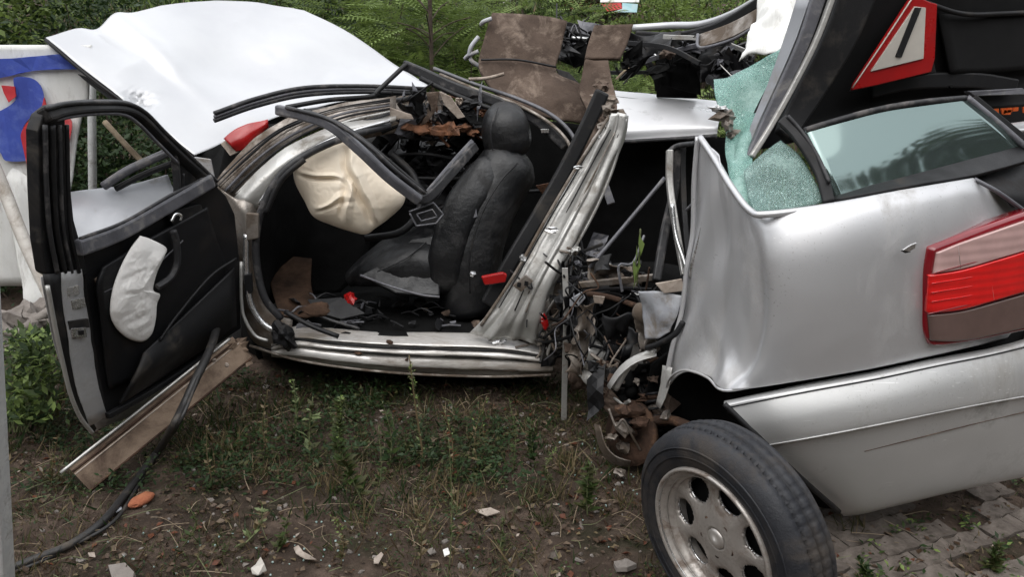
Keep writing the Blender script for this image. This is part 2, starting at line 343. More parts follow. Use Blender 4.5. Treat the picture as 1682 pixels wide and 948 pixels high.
# shattered tempered glass: small pale-green cells with white edges
def glass_mat(name, tint, crack, mirror=0.0, alpha=0.5):
    m = bpy.data.materials.new(name); m.use_nodes = True; n, l = m.node_tree.nodes, m.node_tree.links
    b = n['Principled BSDF']; tc = n.new('ShaderNodeTexCoord')
    b.inputs['Roughness'].default_value = .06 if not crack else .25
    b.inputs['Base Color'].default_value = (*tint, 1); b.inputs['Alpha'].default_value = alpha
    b.inputs['Specular IOR Level'].default_value = .9
    if crack:
        v = n.new('ShaderNodeTexVoronoi'); v.feature = 'DISTANCE_TO_EDGE'; v.inputs['Scale'].default_value = crack; l.new(tc.outputs['Object'], v.inputs['Vector'])
        r = n.new('ShaderNodeMapRange'); r.inputs[1].default_value = .0; r.inputs[2].default_value = .07; r.inputs[3].default_value = 1; r.inputs[4].default_value = 0
        l.new(v.outputs['Distance'], r.inputs[0])
        v2 = n.new('ShaderNodeTexVoronoi'); v2.inputs['Scale'].default_value = crack; l.new(tc.outputs['Object'], v2.inputs['Vector'])
        nz = n.new('ShaderNodeTexNoise'); nz.inputs['Scale'].default_value = 9; nz.inputs['Detail'].default_value = 5; l.new(tc.outputs['Object'], nz.inputs['Vector'])
        cr_ = n.new('ShaderNodeMix'); cr_.data_type = 'RGBA'; cr_.inputs[6].default_value = (*tint, 1); cr_.inputs[7].default_value = (.42, .60, .55, 1)
        ad = n.new('ShaderNodeMath'); ad.operation = 'MULTIPLY_ADD'; ad.inputs[1].default_value = .3; l.new(v2.outputs['Color'], ad.inputs[0])
        mr = n.new('ShaderNodeMapRange'); mr.inputs[1].default_value = .35; mr.inputs[2].default_value = .65; mr.inputs[3].default_value = -.55; mr.inputs[4].default_value = .42
        l.new(nz.outputs[0], mr.inputs[0]); l.new(mr.outputs[0], ad.inputs[2])
        mx0 = n.new('ShaderNodeMath'); mx0.operation = 'MAXIMUM'; l.new(ad.outputs[0], mx0.inputs[0]); l.new(r.outputs[0], mx0.inputs[1])
        v3 = n.new('ShaderNodeTexVoronoi'); v3.feature = 'DISTANCE_TO_EDGE'; v3.inputs['Scale'].default_value = 55; v3.inputs['Randomness'].default_value = 1; l.new(tc.outputs['Object'], v3.inputs['Vector'])
        r3 = n.new('ShaderNodeMapRange'); r3.inputs[1].default_value = 0; r3.inputs[2].default_value = .05; r3.inputs[3].default_value = .38; r3.inputs[4].default_value = 0; l.new(v3.outputs['Distance'], r3.inputs[0])
        mx = n.new('ShaderNodeMath'); mx.operation = 'MAXIMUM'; l.new(mx0.outputs[0], mx.inputs[0]); l.new(r3.outputs[0], mx.inputs[1])
        l.new(mx.outputs[0], cr_.inputs[0]); l.new(cr_.outputs[2], b.inputs['Base Color'])
        al = n.new('ShaderNodeMapRange'); al.inputs[3].default_value = alpha; al.inputs[4].default_value = 1; l.new(mx.outputs[0], al.inputs[0]); l.new(al.outputs[0], b.inputs['Alpha'])
        bp = n.new('ShaderNodeBump'); bp.inputs['Strength'].default_value = .6; bp.inputs['Distance'].default_value = .004; l.new(v.outputs['Distance'], bp.inputs['Height']); l.new(bp.outputs[0], b.inputs['Normal'])
    return m
M['shatter'] = glass_mat('shattered_glass', (.10, .30, .25), 260, alpha=.55)
M['shatter_dark'] = glass_mat('shattered_side_glass', (.05, .14, .125), 280, alpha=.45)
# tinted side glass, made metallic to strengthen the sky and tree reflection
m = bpy.data.materials.new('tinted_glass'); m.use_nodes = True; b = m.node_tree.nodes['Principled BSDF']
b.inputs['Base Color'].default_value = (.20, .26, .25, 1); b.inputs['Metallic'].default_value = .85; b.inputs['Roughness'].default_value = .07; b.inputs['Alpha'].default_value = .92
M['glass'] = m
def lensmat(name, c, rough=.12, ribs=0):
    m = mat(name, c, tuple(v * .82 for v in c), rough=rough, scale=9, coat=.6, rvar=.03); n, l = m.node_tree.nodes, m.node_tree.links
    if ribs:
        w = n.new('ShaderNodeTexWave'); w.bands_direction = 'Z'; w.inputs['Scale'].default_value = ribs; tc = n.new('ShaderNodeTexCoord')
        l.new(tc.outputs['Object'], w.inputs['Vector']); bp = n.new('ShaderNodeBump'); bp.inputs['Strength'].default_value = .25; bp.inputs['Distance'].default_value = .003
        l.new(w.outputs[0], bp.inputs['Height']); l.new(bp.outputs[0], n['Principled BSDF'].inputs['Normal'])
    return m
M['lens_red'] = lensmat('red_lens', (.70, .012, .012), ribs=14)
M['lens_clear'] = lensmat('clear_lens', (.55, .36, .34), ribs=12)
M['lens_smoke'] = lensmat('smoked_lens', (.13, .085, .075), ribs=0)
M['lens_rim'] = lensmat('dark_red_rim', (.20, .008, .014))
def mangle(name, n, x0, x1, y0, y1, Y0, Y1, mats, wts, par, seed, szr=(.012, .045)):
    rr = random.Random(seed); b = Bag()
    for k in range(n):
        x, y, Y = rr.uniform(x0, x1), rr.uniform(y0, y1), rr.uniform(Y0, Y1); c = P(x, y, Y); mi = rr.choices(range(len(mats)), wts)[0]; t = rr.random()
        def rv(s): return Vector((rr.uniform(-s, s), rr.uniform(-s, s), rr.uniform(-s, s)))
        if t < .28:
            vs, fs = lump_geo(c, rr.uniform(*szr), k + seed, 2, (rr.uniform(.6, 2), rr.uniform(.5, 1), rr.uniform(.3, 1)), .7)
        elif t < .78:
            s = rr.uniform(.04, .13); a = c + rv(s); d = c + rv(s)
            vs, fs = sweep_geo([a, c + rv(.03), c + rv(.03), d], circ(rr.uniform(.0015, .007), 6), 12)
        else:
            s = rr.uniform(.03, .08); d1, d2 = rv(1).normalized() * s, rv(1).normalized() * s * .6; g = []
            for i in range(5):
                for j in range(4):
                    p = c + d1 * (i / 2 - 1) + d2 * (j / 1.5 - 1); p += d1.cross(d2).normalized() * crumple(p, .06, 14, k); g.append(p)
            n0 = d1.cross(d2).normalized() * .0035
            vs = g + [p + n0 for p in g]; fs = []
            for i in range(4):
                for j in range(3):
                    a = i * 4 + j; fs.append((a, a + 4, a + 5, a + 1)); fs.append((a + 20, a + 21, a + 25, a + 24))
        b.add(vs, fs, mi)
    o = b.build(name, [M[k] for k in mats], par); o['kind'] = 'stuff'; return o

# ---------------------------------------------------------------- the ground
def ground_z(x, y):
    z = 0.018 * noise.noise(Vector((x * 1.3, y * 1.3, 0))) + 0.012 * noise.noise(Vector((x * 5, y * 5, 4))) + .006 * noise.noise(Vector((x * 17, y * 17, 9)))
    if y > 5.2:
        s = min((y - 5.2) / 5.0, 1); z += 1.75 * s * s * (3 - 2 * s) + .15 * noise.noise(Vector((x * .6, y * .6, 2))) * s
        if y > 12: z += min((y - 12) * .05, 2.5)
    if x > .75 and y < 5.0:
        z = z * .35 - 0.022 * min(1, (x - .75) * 4)
    return z
m = bpy.data.materials.new('soil'); m.use_nodes = True; n, l = m.node_tree.nodes, m.node_tree.links; b = n['Principled BSDF']
tc = n.new('ShaderNodeTexCoord')
def _nz(s, d=8, rg=.65):
    t = n.new('ShaderNodeTexNoise'); t.inputs['Scale'].default_value = s; t.inputs['Detail'].default_value = d; t.inputs['Roughness'].default_value = rg; l.new(tc.outputs['Object'], t.inputs[0]); return t
def _mx(f, lo, hi, a, c):
    r = n.new('ShaderNodeMapRange'); r.inputs[1].default_value = lo; r.inputs[2].default_value = hi; l.new(f, r.inputs[0])
    x = n.new('ShaderNodeMix'); x.data_type = 'RGBA'; l.new(r.outputs[0], x.inputs[0])
    if isinstance(a, tuple): x.inputs[6].default_value = (*a, 1)
    else: l.new(a, x.inputs[6])
    x.inputs[7].default_value = (*c, 1); return x.outputs[2]
c = _mx(_nz(1.6).outputs[0], .35, .65, (.078, .055, .042), (.044, .032, .024))
c = _mx(_nz(7).outputs[0], .5, .7, c, (.145, .105, .082))
c = _mx(_nz(2.7).outputs[0], .52, .68, c, (.022, .024, .011))
c = _mx(_nz(45, 4).outputs[0], .58, .72, c, (.15, .115, .088))
c = _mx(_nz(30, 4).outputs[0], .60, .66, c, (.022, .016, .012))
l.new(c, b.inputs['Base Color']); b.inputs['Roughness'].default_value = .95; b.inputs['Specular IOR Level'].default_value = .2
bp = n.new('ShaderNodeBump'); bp.inputs['Strength'].default_value = .9; bp.inputs['Distance'].default_value = .02; l.new(_nz(38, 10, .75).outputs[0], bp.inputs['Height']); l.new(bp.outputs[0], b.inputs['Normal'])
M['soil'] = m
xs = np.unique(np.concatenate([np.linspace(-60, -8, 14), np.linspace(-8, -2.6, 28), np.linspace(-2.6, 3.2, 200), np.linspace(3.2, 9, 28), np.linspace(9, 60, 14)]))
ys = np.unique(np.concatenate([np.linspace(-40, .8, 16), np.linspace(.8, 4.6, 140), np.linspace(4.6, 14, 60), np.linspace(14, 90, 16)]))
vs = [(x, y, ground_z(x, y)) for x in xs for y in ys]
ny = len(ys); fs = [(i * ny + j, (i + 1) * ny + j, (i + 1) * ny + j + 1, i * ny + j + 1) for i in range(len(xs) - 1) for j in range(ny - 1)]
ground = mk('ground', vs, fs, M['soil']); tag(ground, kind='structure')

# interlocking pavers, each a part of the pavement
pv = bpy.data.objects.new('pavement', None); C.objects.link(pv); pv['kind'] = 'structure'; pv.location = (1.6, 2.4, 0); CUR = Vector((1.6, 2.4, 0))
def paver_mesh(seed):
    # slightly zigzag-edged interlocking stone 20 x 10 cm
    L, Wd, h = .074, .0385, .03
    o = [(-L, -Wd), (-L * .5, -Wd * 1.10), (0, -Wd * .90), (L * .5, -Wd * 1.10), (L, -Wd), (L * .96, 0), (L, Wd), (L * .5, Wd * .84), (0, Wd * 1.06), (-L * .5, Wd * .84), (-L, Wd), (-L * 1.03, 0)]
    rr = random.Random(seed); o = [(x + rr.uniform(-.003, .003), y + rr.uniform(-.003, .003)) for x, y in o]
    bm = bmesh.new(); vs = [bm.verts.new((x, y, h + rr.uniform(-.002, .002))) for x, y in o]; bm.faces.new(vs)
    r = bmesh.ops.extrude_face_region(bm, geom=bm.faces[:])
    for e in r['geom']:
        if isinstance(e, bmesh.types.BMVert): e.co.z -= h + .02
    bmesh.ops.recalc_face_normals(bm, faces=bm.faces[:])
    me = bpy.data.meshes.new('brick'); bm.to_mesh(me); bm.free(); me.materials.append(M['paver']); return me
pm = [paver_mesh(i) for i in range(8)]
random.seed(11); cnt = 0
ca, sa = math.cos(R(24)), math.sin(R(24))
for i in range(-22, 26):
    for j in range(-34, 38):
        u, v = i * .152 + (j % 2) * .076, j * .0795
        x = 1.75 + u * ca - v * sa; y = 2.35 + u * sa + v * ca
        if not (x > .72 + .12 * noise.noise(Vector((y * 3, 0, 0))) and x < 2.7 and 1.45 < y < 3.6): continue
        if y < 1.85 and x < .8: continue
        if noise.noise(Vector((x * 3.1, y * 3.1, 5))) < -.2 and random.random() < .7: continue
        o = bpy.data.objects.new('brick', random.choice(pm)); C.objects.link(o); o.parent = pv
        o.location = Vector((x, y, ground_z(x, y) - .018 + random.uniform(-.004, .003))) - CUR
        o.rotation_euler = (random.uniform(-.03, .03), random.uniform(-.03, .03), R(24) + random.uniform(-.04, .04)); cnt += 1
        o.data.materials

# ---------------------------------------------------------------- front half of the wreck
random.seed(3)
car = thing('wrecked_car', 'torn-open silver car body with black seat, burst cream airbag and white crumpled bonnet', 'car', P(640, 600, 3.1) * 1.0)
# bonnet
br = [[(75, 63, 3.6), (180, 33, 3.9), (300, 4, 4.3), (400, 4, 4.5), (500, 18, 4.6)],
      [(140, 118, 3.5), (250, 85, 3.75), (350, 60, 4.15), (460, 52, 4.35), (588, 62, 4.5)],
      [(222, 178, 3.4), (310, 150, 3.65), (400, 130, 3.95), (520, 108, 4.15), (650, 104, 4.4)],
      [(320, 254, 3.3), (392, 222, 3.5), (480, 185, 3.7), (590, 158, 3.95), (705, 146, 4.2)]]
def crease(u, v):
    f_ = max(0, 1 - v * 1.1); u, v = v, u
    a = math.exp(-((v - .27 - .02 * u) / .040) ** 2) * .030 * f_
    b_ = -math.exp(-((v - .20 - .02 * u) / .045) ** 2) * .030 * f_
    d = (-.03 + .03 * math.sin(u * 160) * math.sin(v * 90 + u * 60)) * math.exp(-(((u - .62) / .06) ** 2 + ((v - .05) / .04) ** 2))
    return a + b_ + d + .006 * math.sin(v * 9 + u * 4)
bonnet = sheet('bonnet', br, M['bonnet'], car, 90, 90, .004, amp=.03, sc=2.6, seed=2, fn=crease)
tube('edge_fold', [(75, 65, 3.6), (150, 128, 3.49), (222, 181, 3.41), (320, 257, 3.31)], .009, M['black'], bonnet, sides=6)
sheet('bonnet_lining', [[(84, 76, 3.66), (300, 40, 4.3), (500, 40, 4.62)], [(150, 140, 3.6), (350, 100, 4.15), (588, 90, 4.5)], [(318, 262, 3.40), (480, 215, 3.75), (700, 165, 4.2)]], M['black'], bonnet, 16, 16, .003)
for k, (dy, w) in enumerate(((-6, .010), (0, .008), (6, .010))):
    tube('rubber_strip', [(352, 192 + dy, 3.36), (420, 168 + dy, 3.5), (500, 150 + dy, 3.6), (600, 146 + dy * .8, 3.72), (700, 150 + dy * .7, 3.8)], w, M['rubber'] if k != 1 else M['greybar'], car, sides=6)
tube('rubber_strip', [(470, 176, 3.42), (540, 164, 3.5), (610, 158, 3.6), (622, 148, 3.62), (660, 112, 3.7), (668, 106, 3.72)], .011, M['black'], car, sides=6)
tube('rubber_strip', [(480, 184, 3.4), (560, 176, 3.5), (640, 165, 3.62), (720, 158, 3.75)], .010, M['rubber'], car, sides=6)
# red lamp piece left on the front edge
plate('gap_shade', [(322, 258, 3.36), (372, 230, 3.3), (402, 238, 3.26), (440, 204, 3.4), (470, 200, 3.42), (400, 262, 3.3), (356, 304, 3.2), (328, 292, 3.3)], .02, M['dark'], car, .002)  # near-black plate fills the opening with painted shade
plate('lamp_bracket', [(362, 236, 3.23), (378, 224, 3.23), (398, 246, 3.21), (378, 256, 3.21)], .01, M['pale'], car, .002)
sheet('red_lamp', [[(368, 228, 3.22), (395, 209, 3.24), (440, 196, 3.28)], [(378, 238, 3.20), (402, 224, 3.22), (440, 202, 3.27)], [(388, 249, 3.21), (404, 242, 3.22), (440, 208, 3.28)]], M['red'], car, 16, 16, .012, amp=.012, sc=20)
# crumpled wing apron and screen surround: bands from the hinge pillar up to the cowl
sheet('wing_apron', [[(352, 300, 3.14), (395, 248, 3.2), (455, 204, 3.28), (540, 174, 3.4), (650, 158, 3.55)],
                     [(366, 315, 3.11), (410, 262, 3.17), (470, 216, 3.25), (550, 186, 3.38), (650, 172, 3.53)],
                     [(384, 325, 3.12), (425, 276, 3.17), (485, 230, 3.24), (560, 200, 3.36), (650, 190, 3.5)]], M['dull'], car, 22, 60, .003, amp=.02, sc=9, seed=4)
sheet('wing_flange', [[(384, 325, 3.09), (425, 278, 3.14), (485, 234, 3.2), (560, 204, 3.3), (650, 190, 3.45)],
                      [(398, 335, 3.07), (436, 292, 3.10), (486, 254, 3.15), (560, 216, 3.26), (650, 196, 3.4)],
                      [(420, 345, 3.10), (452, 305, 3.12), (490, 264, 3.16), (560, 226, 3.26), (640, 204, 3.4)]], M['bent'], car, 18, 60, .003, amp=.012, sc=10, seed=14)
tube('fold_line', [(360, 306, 3.09), (410, 255, 3.14), (470, 210, 3.22), (560, 180, 3.34), (640, 165, 3.45)], .006, M['black'], car, sides=6)
tube('flange_edge', [(425, 335, 3.07), (450, 300, 3.09), (484, 262, 3.12), (560, 222, 3.22), (640, 198, 3.34)], .007, M['bright'], car, sides=6)
# cowl pieces and torn bits before the windscreen
sheet('cowl_panel', [[(560, 176, 3.5), (640, 160, 3.65), (730, 150, 3.8)], [(560, 200, 3.45), (650, 186, 3.55), (740, 190, 3.75)], [(600, 225, 3.5), (680, 215, 3.55), (770, 215, 3.75)]], M['dull'], car, 20, 20, .003, amp=.05, sc=9, seed=8)
plate('torn_board', [(598, 186, 3.4), (640, 176, 3.42), (676, 188, 3.44), (680, 196, 3.44), (640, 194, 3.42), (606, 204, 3.4)], .012, M['pale'], car, .002, amp=.02)
plate('torn_board', [(722, 150, 3.44), (740, 158, 3.44), (764, 192, 3.44), (752, 195, 3.44), (730, 172, 3.44)], .01, M['pale'], car, .002, amp=.02)
plate('torn_board', [(700, 152, 3.5), (722, 150, 3.5), (716, 182, 3.5), (700, 202, 3.5), (690, 206, 3.5), (706, 178, 3.5)], .01, M['mat_brown'], car, .002)
for i, (x, y, r) in enumerate(((672, 206, .035), (690, 212, .03), (740, 212, .04), (762, 210, .035), (720, 216, .03), (775, 218, .025))):
    lump('foam_scrap', (x, y, 3.5), r, i + 2, M['orangedebris'], car, 2, (1.6, .8, .5), .5)
for k in range(6):
    o_ = [(352 + k * 9, 304 + k * 4), (405 + k * 7, 252 + k * 6), (468 + k * 5, 208 + k * 7), (550 + k * 3, 178 + k * 6), (640, 162 + k * 5)]
    tube('apron_fold_shading', [(x, y + random.uniform(-2, 2), 3.08 + (x - 352) / 290 * .34 - .01) for x, y in o_], random.uniform(.003, .006), M[('black', 'dull', 'greybar', 'black', 'bent', 'rubber')[k]], car, sides=6, n=40)  # dark and bright tubes paint the light and shade of folds
# steering-side airbag
fc = P(572, 300, 3.1)
FL = []
def _seg(ax, az, bx, bz, w, h): FL.append((ax, az, bx, bz, w, h))
# folds given on the bag's own face (x right, z up, metres from its middle): each a ridge with a valley beside it
for q in ((-.03, .14, .02, .05, .016, .030), (.035, .04, .10, -.17, .016, .030), (.015, -.01, -.03, -.16, .013, .020), (-.21, .04, -.05, .01, .011, .020), (-.15, -.10, -.02, -.06, .010, .016), (.09, .12, .16, .02, .016, .014)): _seg(*q)
def bagfold(v):
    x, z = v.x - fc.x + .026 * noise.noise(v * 9), v.z - fc.z + .026 * noise.noise(v * 11 + Vector((5, 5, 5))); h = 0
    for (ax, az, bx, bz, w, hh) in FL:
        dx, dz = bx - ax, bz - az; L_ = math.hypot(dx, dz); s_ = ((x - ax) * dx + (z - az) * dz) / L_; sd = ((x - ax) * dz - (z - az) * dx) / L_
        end = max(0, min(1, (s_ + .03) / .05)) * max(0, min(1, (L_ + .04 - s_) / .06)); w2 = w * 1.5
        h += hh * .95 * end * (max(0, 1 - abs(sd) / w2) - .9 * max(0, 1 - abs(sd - w2 * 1.1) / (w2 * .9)))
    dd, _ = noise.voronoi(Vector((v.x, 0, v.z)) * 6.5 + Vector((1.3, .5, 2.9))); h += .028 * dd[0] + .003 * abs(noise.noise(v * 34))
    return h - .012
wheel_ = tube('steering_wheel', [(600, 392, 3.35), (660, 380, 3.35), (690, 340, 3.4), (680, 290, 3.45), (640, 250, 3.5)], .016, M['black'], car)
pillow('airbag', [(480, 262, 3.22), (505, 245, 3.25), (535, 232, 3.28), (562, 227, 3.3), (590, 236, 3.3), (618, 262, 3.3), (642, 288, 3.28), (664, 314, 3.26), (662, 336, 3.24), (640, 358, 3.22), (618, 374, 3.2), (600, 385, 3.2), (575, 380, 3.2), (545, 370, 3.2), (515, 356, 3.2), (500, 330, 3.2), (484, 298, 3.2)], .105, M['airbag'], car, rings=60, seg=220, fold=bagfold, amp=.006, sc=8, back=.5)
# windscreen pillar lying bent across the opening
bar('screen_pillar', [(455, 180, 3.2), (500, 190, 3.12), (545, 207, 3.05), (590, 245, 3.02), (640, 292, 3.02), (690, 330, 3.05)], .04, .03, M['greybar'], car, n=40, bev=.008)
tube('pillar_seal', [(470, 176, 3.15), (540, 196, 3.04), (600, 235, 3.0), (650, 280, 3.0), (698, 318, 3.03)], .008, M['rubber'], car, sides=6)
tube('pillar_seal', [(500, 180, 3.3), (560, 204, 3.2), (610, 240, 3.12), (700, 316, 3.08)], .007, M['black'], car, sides=6)
bar('belt_rail', [(686, 328, 3.08), (705, 322, 3.1), (740, 285, 3.2), (780, 240, 3.35)], .035, .03, M['rubber'], car, n=24, bev=.006)
bar('belt_rail', [(700, 318, 3.15), (745, 265, 3.3), (775, 232, 3.4)], .018, .02, M['greybar'], car, n=16)
o = plate('broken_bezel', [(672, 348, 3.1), (712, 332, 3.12), (728, 352, 3.12), (716, 368, 3.1), (684, 372, 3.1)], .02, M['black'], car, .003)
tube('bezel_edge', [(672, 348, 3.08), (712, 333, 3.1), (728, 352, 3.1), (716, 367, 3.08), (684, 371, 3.08), (673, 350, 3.08)], .004, M['greybar'], o, sides=5, lin=True)
tube('bezel_edge', [(684, 352, 3.07), (710, 344, 3.08), (718, 356, 3.08), (692, 363, 3.07), (685, 353, 3.07)], .003, M['greybar'], o, sides=5, lin=True)
# roof side rails of the near side
bar('roof_rail', [(662, 106, 3.75), (700, 122, 3.72), (760, 148, 3.66), (820, 168, 3.6), (880, 196, 3.55), (930, 240, 3.5)], .045, .03, M['rubber'], car, n=40, bev=.008)
tube('rail_strip', [(712, 112, 3.74), (780, 138, 3.68), (850, 162, 3.6), (905, 188, 3.52), (940, 222, 3.46), (952, 262, 3.42)], .009, M['greybar'], car, sides=6)
tube('rail_strip', [(722, 122, 3.7), (790, 150, 3.64), (850, 172, 3.56), (900, 200, 3.5), (932, 232, 3.44), (944, 268, 3.4)], .008, M['dull'], car, sides=6)
tube('rail_strip', [(690, 128, 3.66), (740, 152, 3.62), (800, 176, 3.56), (812, 178, 3.56)], .011, M['black'], car, sides=6)
tube('rail_strip', [(770, 130, 3.6), (800, 128, 3.6), (828, 121, 3.6)], .008, M['pale'], car, sides=5)
# far side of the cabin, floor, dashboard: nearly black, the cabin shade put into the colour
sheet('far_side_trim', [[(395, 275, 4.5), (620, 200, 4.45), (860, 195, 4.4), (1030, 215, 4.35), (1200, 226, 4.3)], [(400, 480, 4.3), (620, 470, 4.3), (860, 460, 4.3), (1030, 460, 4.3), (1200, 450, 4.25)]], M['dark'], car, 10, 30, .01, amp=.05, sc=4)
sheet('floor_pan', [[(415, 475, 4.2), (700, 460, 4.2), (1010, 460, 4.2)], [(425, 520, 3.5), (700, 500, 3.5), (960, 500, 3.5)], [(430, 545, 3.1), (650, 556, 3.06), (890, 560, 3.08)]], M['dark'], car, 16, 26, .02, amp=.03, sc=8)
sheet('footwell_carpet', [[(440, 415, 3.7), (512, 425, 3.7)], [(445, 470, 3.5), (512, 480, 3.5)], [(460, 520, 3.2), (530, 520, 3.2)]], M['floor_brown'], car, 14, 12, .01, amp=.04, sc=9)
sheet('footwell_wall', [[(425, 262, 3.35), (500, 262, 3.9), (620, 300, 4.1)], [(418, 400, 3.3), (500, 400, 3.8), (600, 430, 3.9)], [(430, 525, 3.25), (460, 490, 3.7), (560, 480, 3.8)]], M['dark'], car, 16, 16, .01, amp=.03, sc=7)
dash = sheet('dashboard', [[(600, 205, 3.95), (700, 225, 3.9), (800, 225, 4.0)], [(590, 240, 3.75), (690, 262, 3.7), (790, 262, 3.8)], [(600, 330, 3.7), (700, 340, 3.7), (800, 330, 3.8)]], M['black'], car, 26, 26, .01, amp=.09, sc=9, seed=5)
for k in range(3):
    y = 222 + k * 34
    tube('dash_fold', [(640 - k * 2, y, 3.62), (700, y + random.uniform(-6, 8), 3.58), (770, y + random.uniform(0, 12), 3.64)], random.uniform(.006, .012), M['black'], dash, sides=6)
plate('grey_fascia', [(610, 212, 3.6), (650, 200, 3.62), (700, 202, 3.64), (704, 212, 3.64), (655, 214, 3.62), (618, 222, 3.6)], .01, M['greybar'], car, .002, amp=.01)
# driver seat
seat = bpy.data.objects.new('seat', None); C.objects.link(seat); seat.parent = car
sup = Vector((0, 1, 0))
sw = circ(1, 20, 1, .72)
loft('backrest', [(778, 490, 3.45), (772, 420, 3.45), (792, 350, 3.5), (820, 298, 3.55), (852, 258, 3.6)], sw, M['fabric'], seat, 26, up=sup,
     scale=lambda s: (.150 * (1 - .12 * s) * (1 if s < .85 else math.sqrt(max(.12, 1 - ((s - .85) / .16) ** 2))), .24 * (1 if s < .8 else math.sqrt(max(.15, 1 - ((s - .8) / .22) ** 2)))), amp=.014, sc=10)
loft('backrest_bolster', [(734, 482, 3.25), (734, 420, 3.25), (756, 350, 3.29), (788, 298, 3.35), (822, 264, 3.41)], sw, M['fabric'], seat, 26, up=sup,
     scale=lambda s: (.078 * math.sqrt(max(.1, 1 - (2 * s - 1) ** 6)), .05 * math.sqrt(max(.1, 1 - (2 * s - 1) ** 6))), amp=.014, sc=16)
tube('seam', [(772, 482, 3.17), (772, 420, 3.17), (792, 350, 3.21), (822, 298, 3.27), (850, 268, 3.34)], .0035, M['black'], seat, sides=5)
hr = loft('headrest', [(838, 262, 3.52), (834, 235, 3.52), (830, 205, 3.52), (832, 166, 3.52)], circ(1, 22, 1, .8), M['fabric'], seat, 26, up=sup,
     scale=lambda s: (.108 * math.sqrt(max(.01, 1 - (abs(2 * s - 1)) ** 2.6)), .135 * math.sqrt(max(.01, 1 - (abs(2 * s - 1)) ** 3.2))), amp=.01, sc=7)
tube('seam', [(812, 262, 3.40), (806, 215, 3.38), (818, 176, 3.42)], .003, M['rubber'], hr, sides=5)
loft('seat_cushion', [(580, 452, 3.5), (640, 425, 3.48), (700, 420, 3.46), (740, 430, 3.46)], circ(1, 20, 1, .6), M['fabric'], seat, 22, up=sup,
     scale=lambda s: (.035 + .075 * min(1, s * 1.6), .24 * math.sqrt(max(.2, 1 - (1 - min(1, s * 2.5)) ** 2))), amp=.022, sc=14)
plate('cushion_cover', [(592, 452, 3.22), (630, 432, 3.26), (676, 392, 3.34), (716, 386, 3.36), (722, 430, 3.26), (722, 486, 3.18), (650, 482, 3.18)], .03, M['fabric'], seat, .006, amp=.01, sc=10)
tube('piping', [(592, 452, 3.19), (640, 470, 3.15), (690, 484, 3.14), (722, 488, 3.14)], .005, M['greybar'], seat, sides=6)
tube('piping', [(620, 446, 3.2), (665, 425, 3.22), (700, 398, 3.3)], .003, M['rubber'], seat, sides=5)
lump('recliner_knob', (776, 450, 3.12), .014, 2, M['bright'], seat, 1)
plate('backrest_label', [(774, 344, 3.26), (782, 342, 3.26), (784, 356, 3.25), (776, 358, 3.25)], .003, M['greybar'], seat, 0)
o = plate('buckle', [(790, 455, 3.08), (826, 448, 3.08), (833, 452, 3.08), (830, 464, 3.08), (796, 469, 3.08)], .02, M['red'], car, .005)
tube('belt_webbing', [(700, 350, 3.5), (760, 330, 3.6), (830, 318, 3.7), (905, 312, 3.8)], .008, M['black'], car, sides=6)
plate('orange_scrap', [(880, 305, 3.7), (905, 300, 3.7), (912, 312, 3.7), (890, 318, 3.7)], .01, M['orangedebris'], car, .002)
plate('bright_clip', [(888, 212, 3.5), (902, 212, 3.5), (902, 218, 3.5), (889, 218, 3.5)], .01, M['bright'], car, .001)
tube('seat_rail', [(800, 500, 3.2), (860, 420, 3.25), (905, 330, 3.4)], .02, M['black'], car)
# litter on the cabin floor
b = Bag()
for k in range(70):
    x = random.uniform(470, 790); y = random.uniform(490, 540); Y = 3.35 - (y - 490) / 50 * .25
    if random.random() < .5:
        vs, fs = lump_geo(P(x, y, Y), random.uniform(.008, .028), k, 1, (1.6, 1, .4), .5); b.add(vs, fs, random.choice((0, 0, 0, 0, 0, 2, 2, 1)))
    else:
        p = P(x, y, Y); q = p + Vector((random.uniform(-.1, .1), random.uniform(-.04, .04), random.uniform(-.02, .02)))
        vs, fs = sweep_geo([p, (p + q) / 2 + Vector((0, 0, random.uniform(0, .02))), q], circ(random.uniform(.002, .005), 5), 6); b.add(vs, fs, random.choice((0, 0, 0, 1, 1)))
o = b.build('cabin_debris', [M['black'], M['greybar'], M['mat_brown'], M['pale']], car); o['kind'] = 'stuff'
plate('grey_card', [(505, 492, 3.2), (560, 488, 3.2), (600, 515, 3.14), (560, 524, 3.12), (520, 512, 3.14)], .008, M['black'], car, .001, amp=.01)
lump('red_cap', (575, 491, 3.2), .032, 4, M['red'], car, 2, (1.3, .8, .6), .3)
# hinge pillar and door opening
sheet('hinge_pillar', [[(352, 300, 3.12), (372, 340, 3.1), (388, 400, 3.08), (397, 470, 3.07), (402, 530, 3.06), (418, 562, 3.06), (450, 574, 3.06)],
                       [(385, 325, 3.07), (398, 350, 3.05), (404, 400, 3.04), (408, 460, 3.03), (416, 510, 3.02), (440, 545, 3.02), (470, 562, 3.02)],
                       [(412, 325, 3.09), (414, 350, 3.07), (414, 400, 3.06), (420, 455, 3.06), (430, 500, 3.06), (452, 530, 3.06), (478, 544, 3.06)],
                       [(436, 315, 3.16), (430, 350, 3.14), (424, 400, 3.14), (428, 455, 3.14), (438, 490, 3.14), (458, 518, 3.14), (480, 528, 3.14)]], M['dull'], car, 24, 60, .003, amp=.018, sc=11, seed=6)
tube('bright_flange', [(404, 385, 3.01), (404, 440, 3.0), (408, 482, 2.99), (418, 512, 2.985), (438, 536, 2.98), (470, 548, 2.985)], .0115, M['bright'], car, n=40)  # bright metal tube, the flange highlight put into its colour
tube('bright_flange', [(396, 430, 3.0), (397, 500, 2.985), (404, 528, 2.98), (420, 552, 2.98), (440, 560, 2.98)], .007, M['bent'], car)
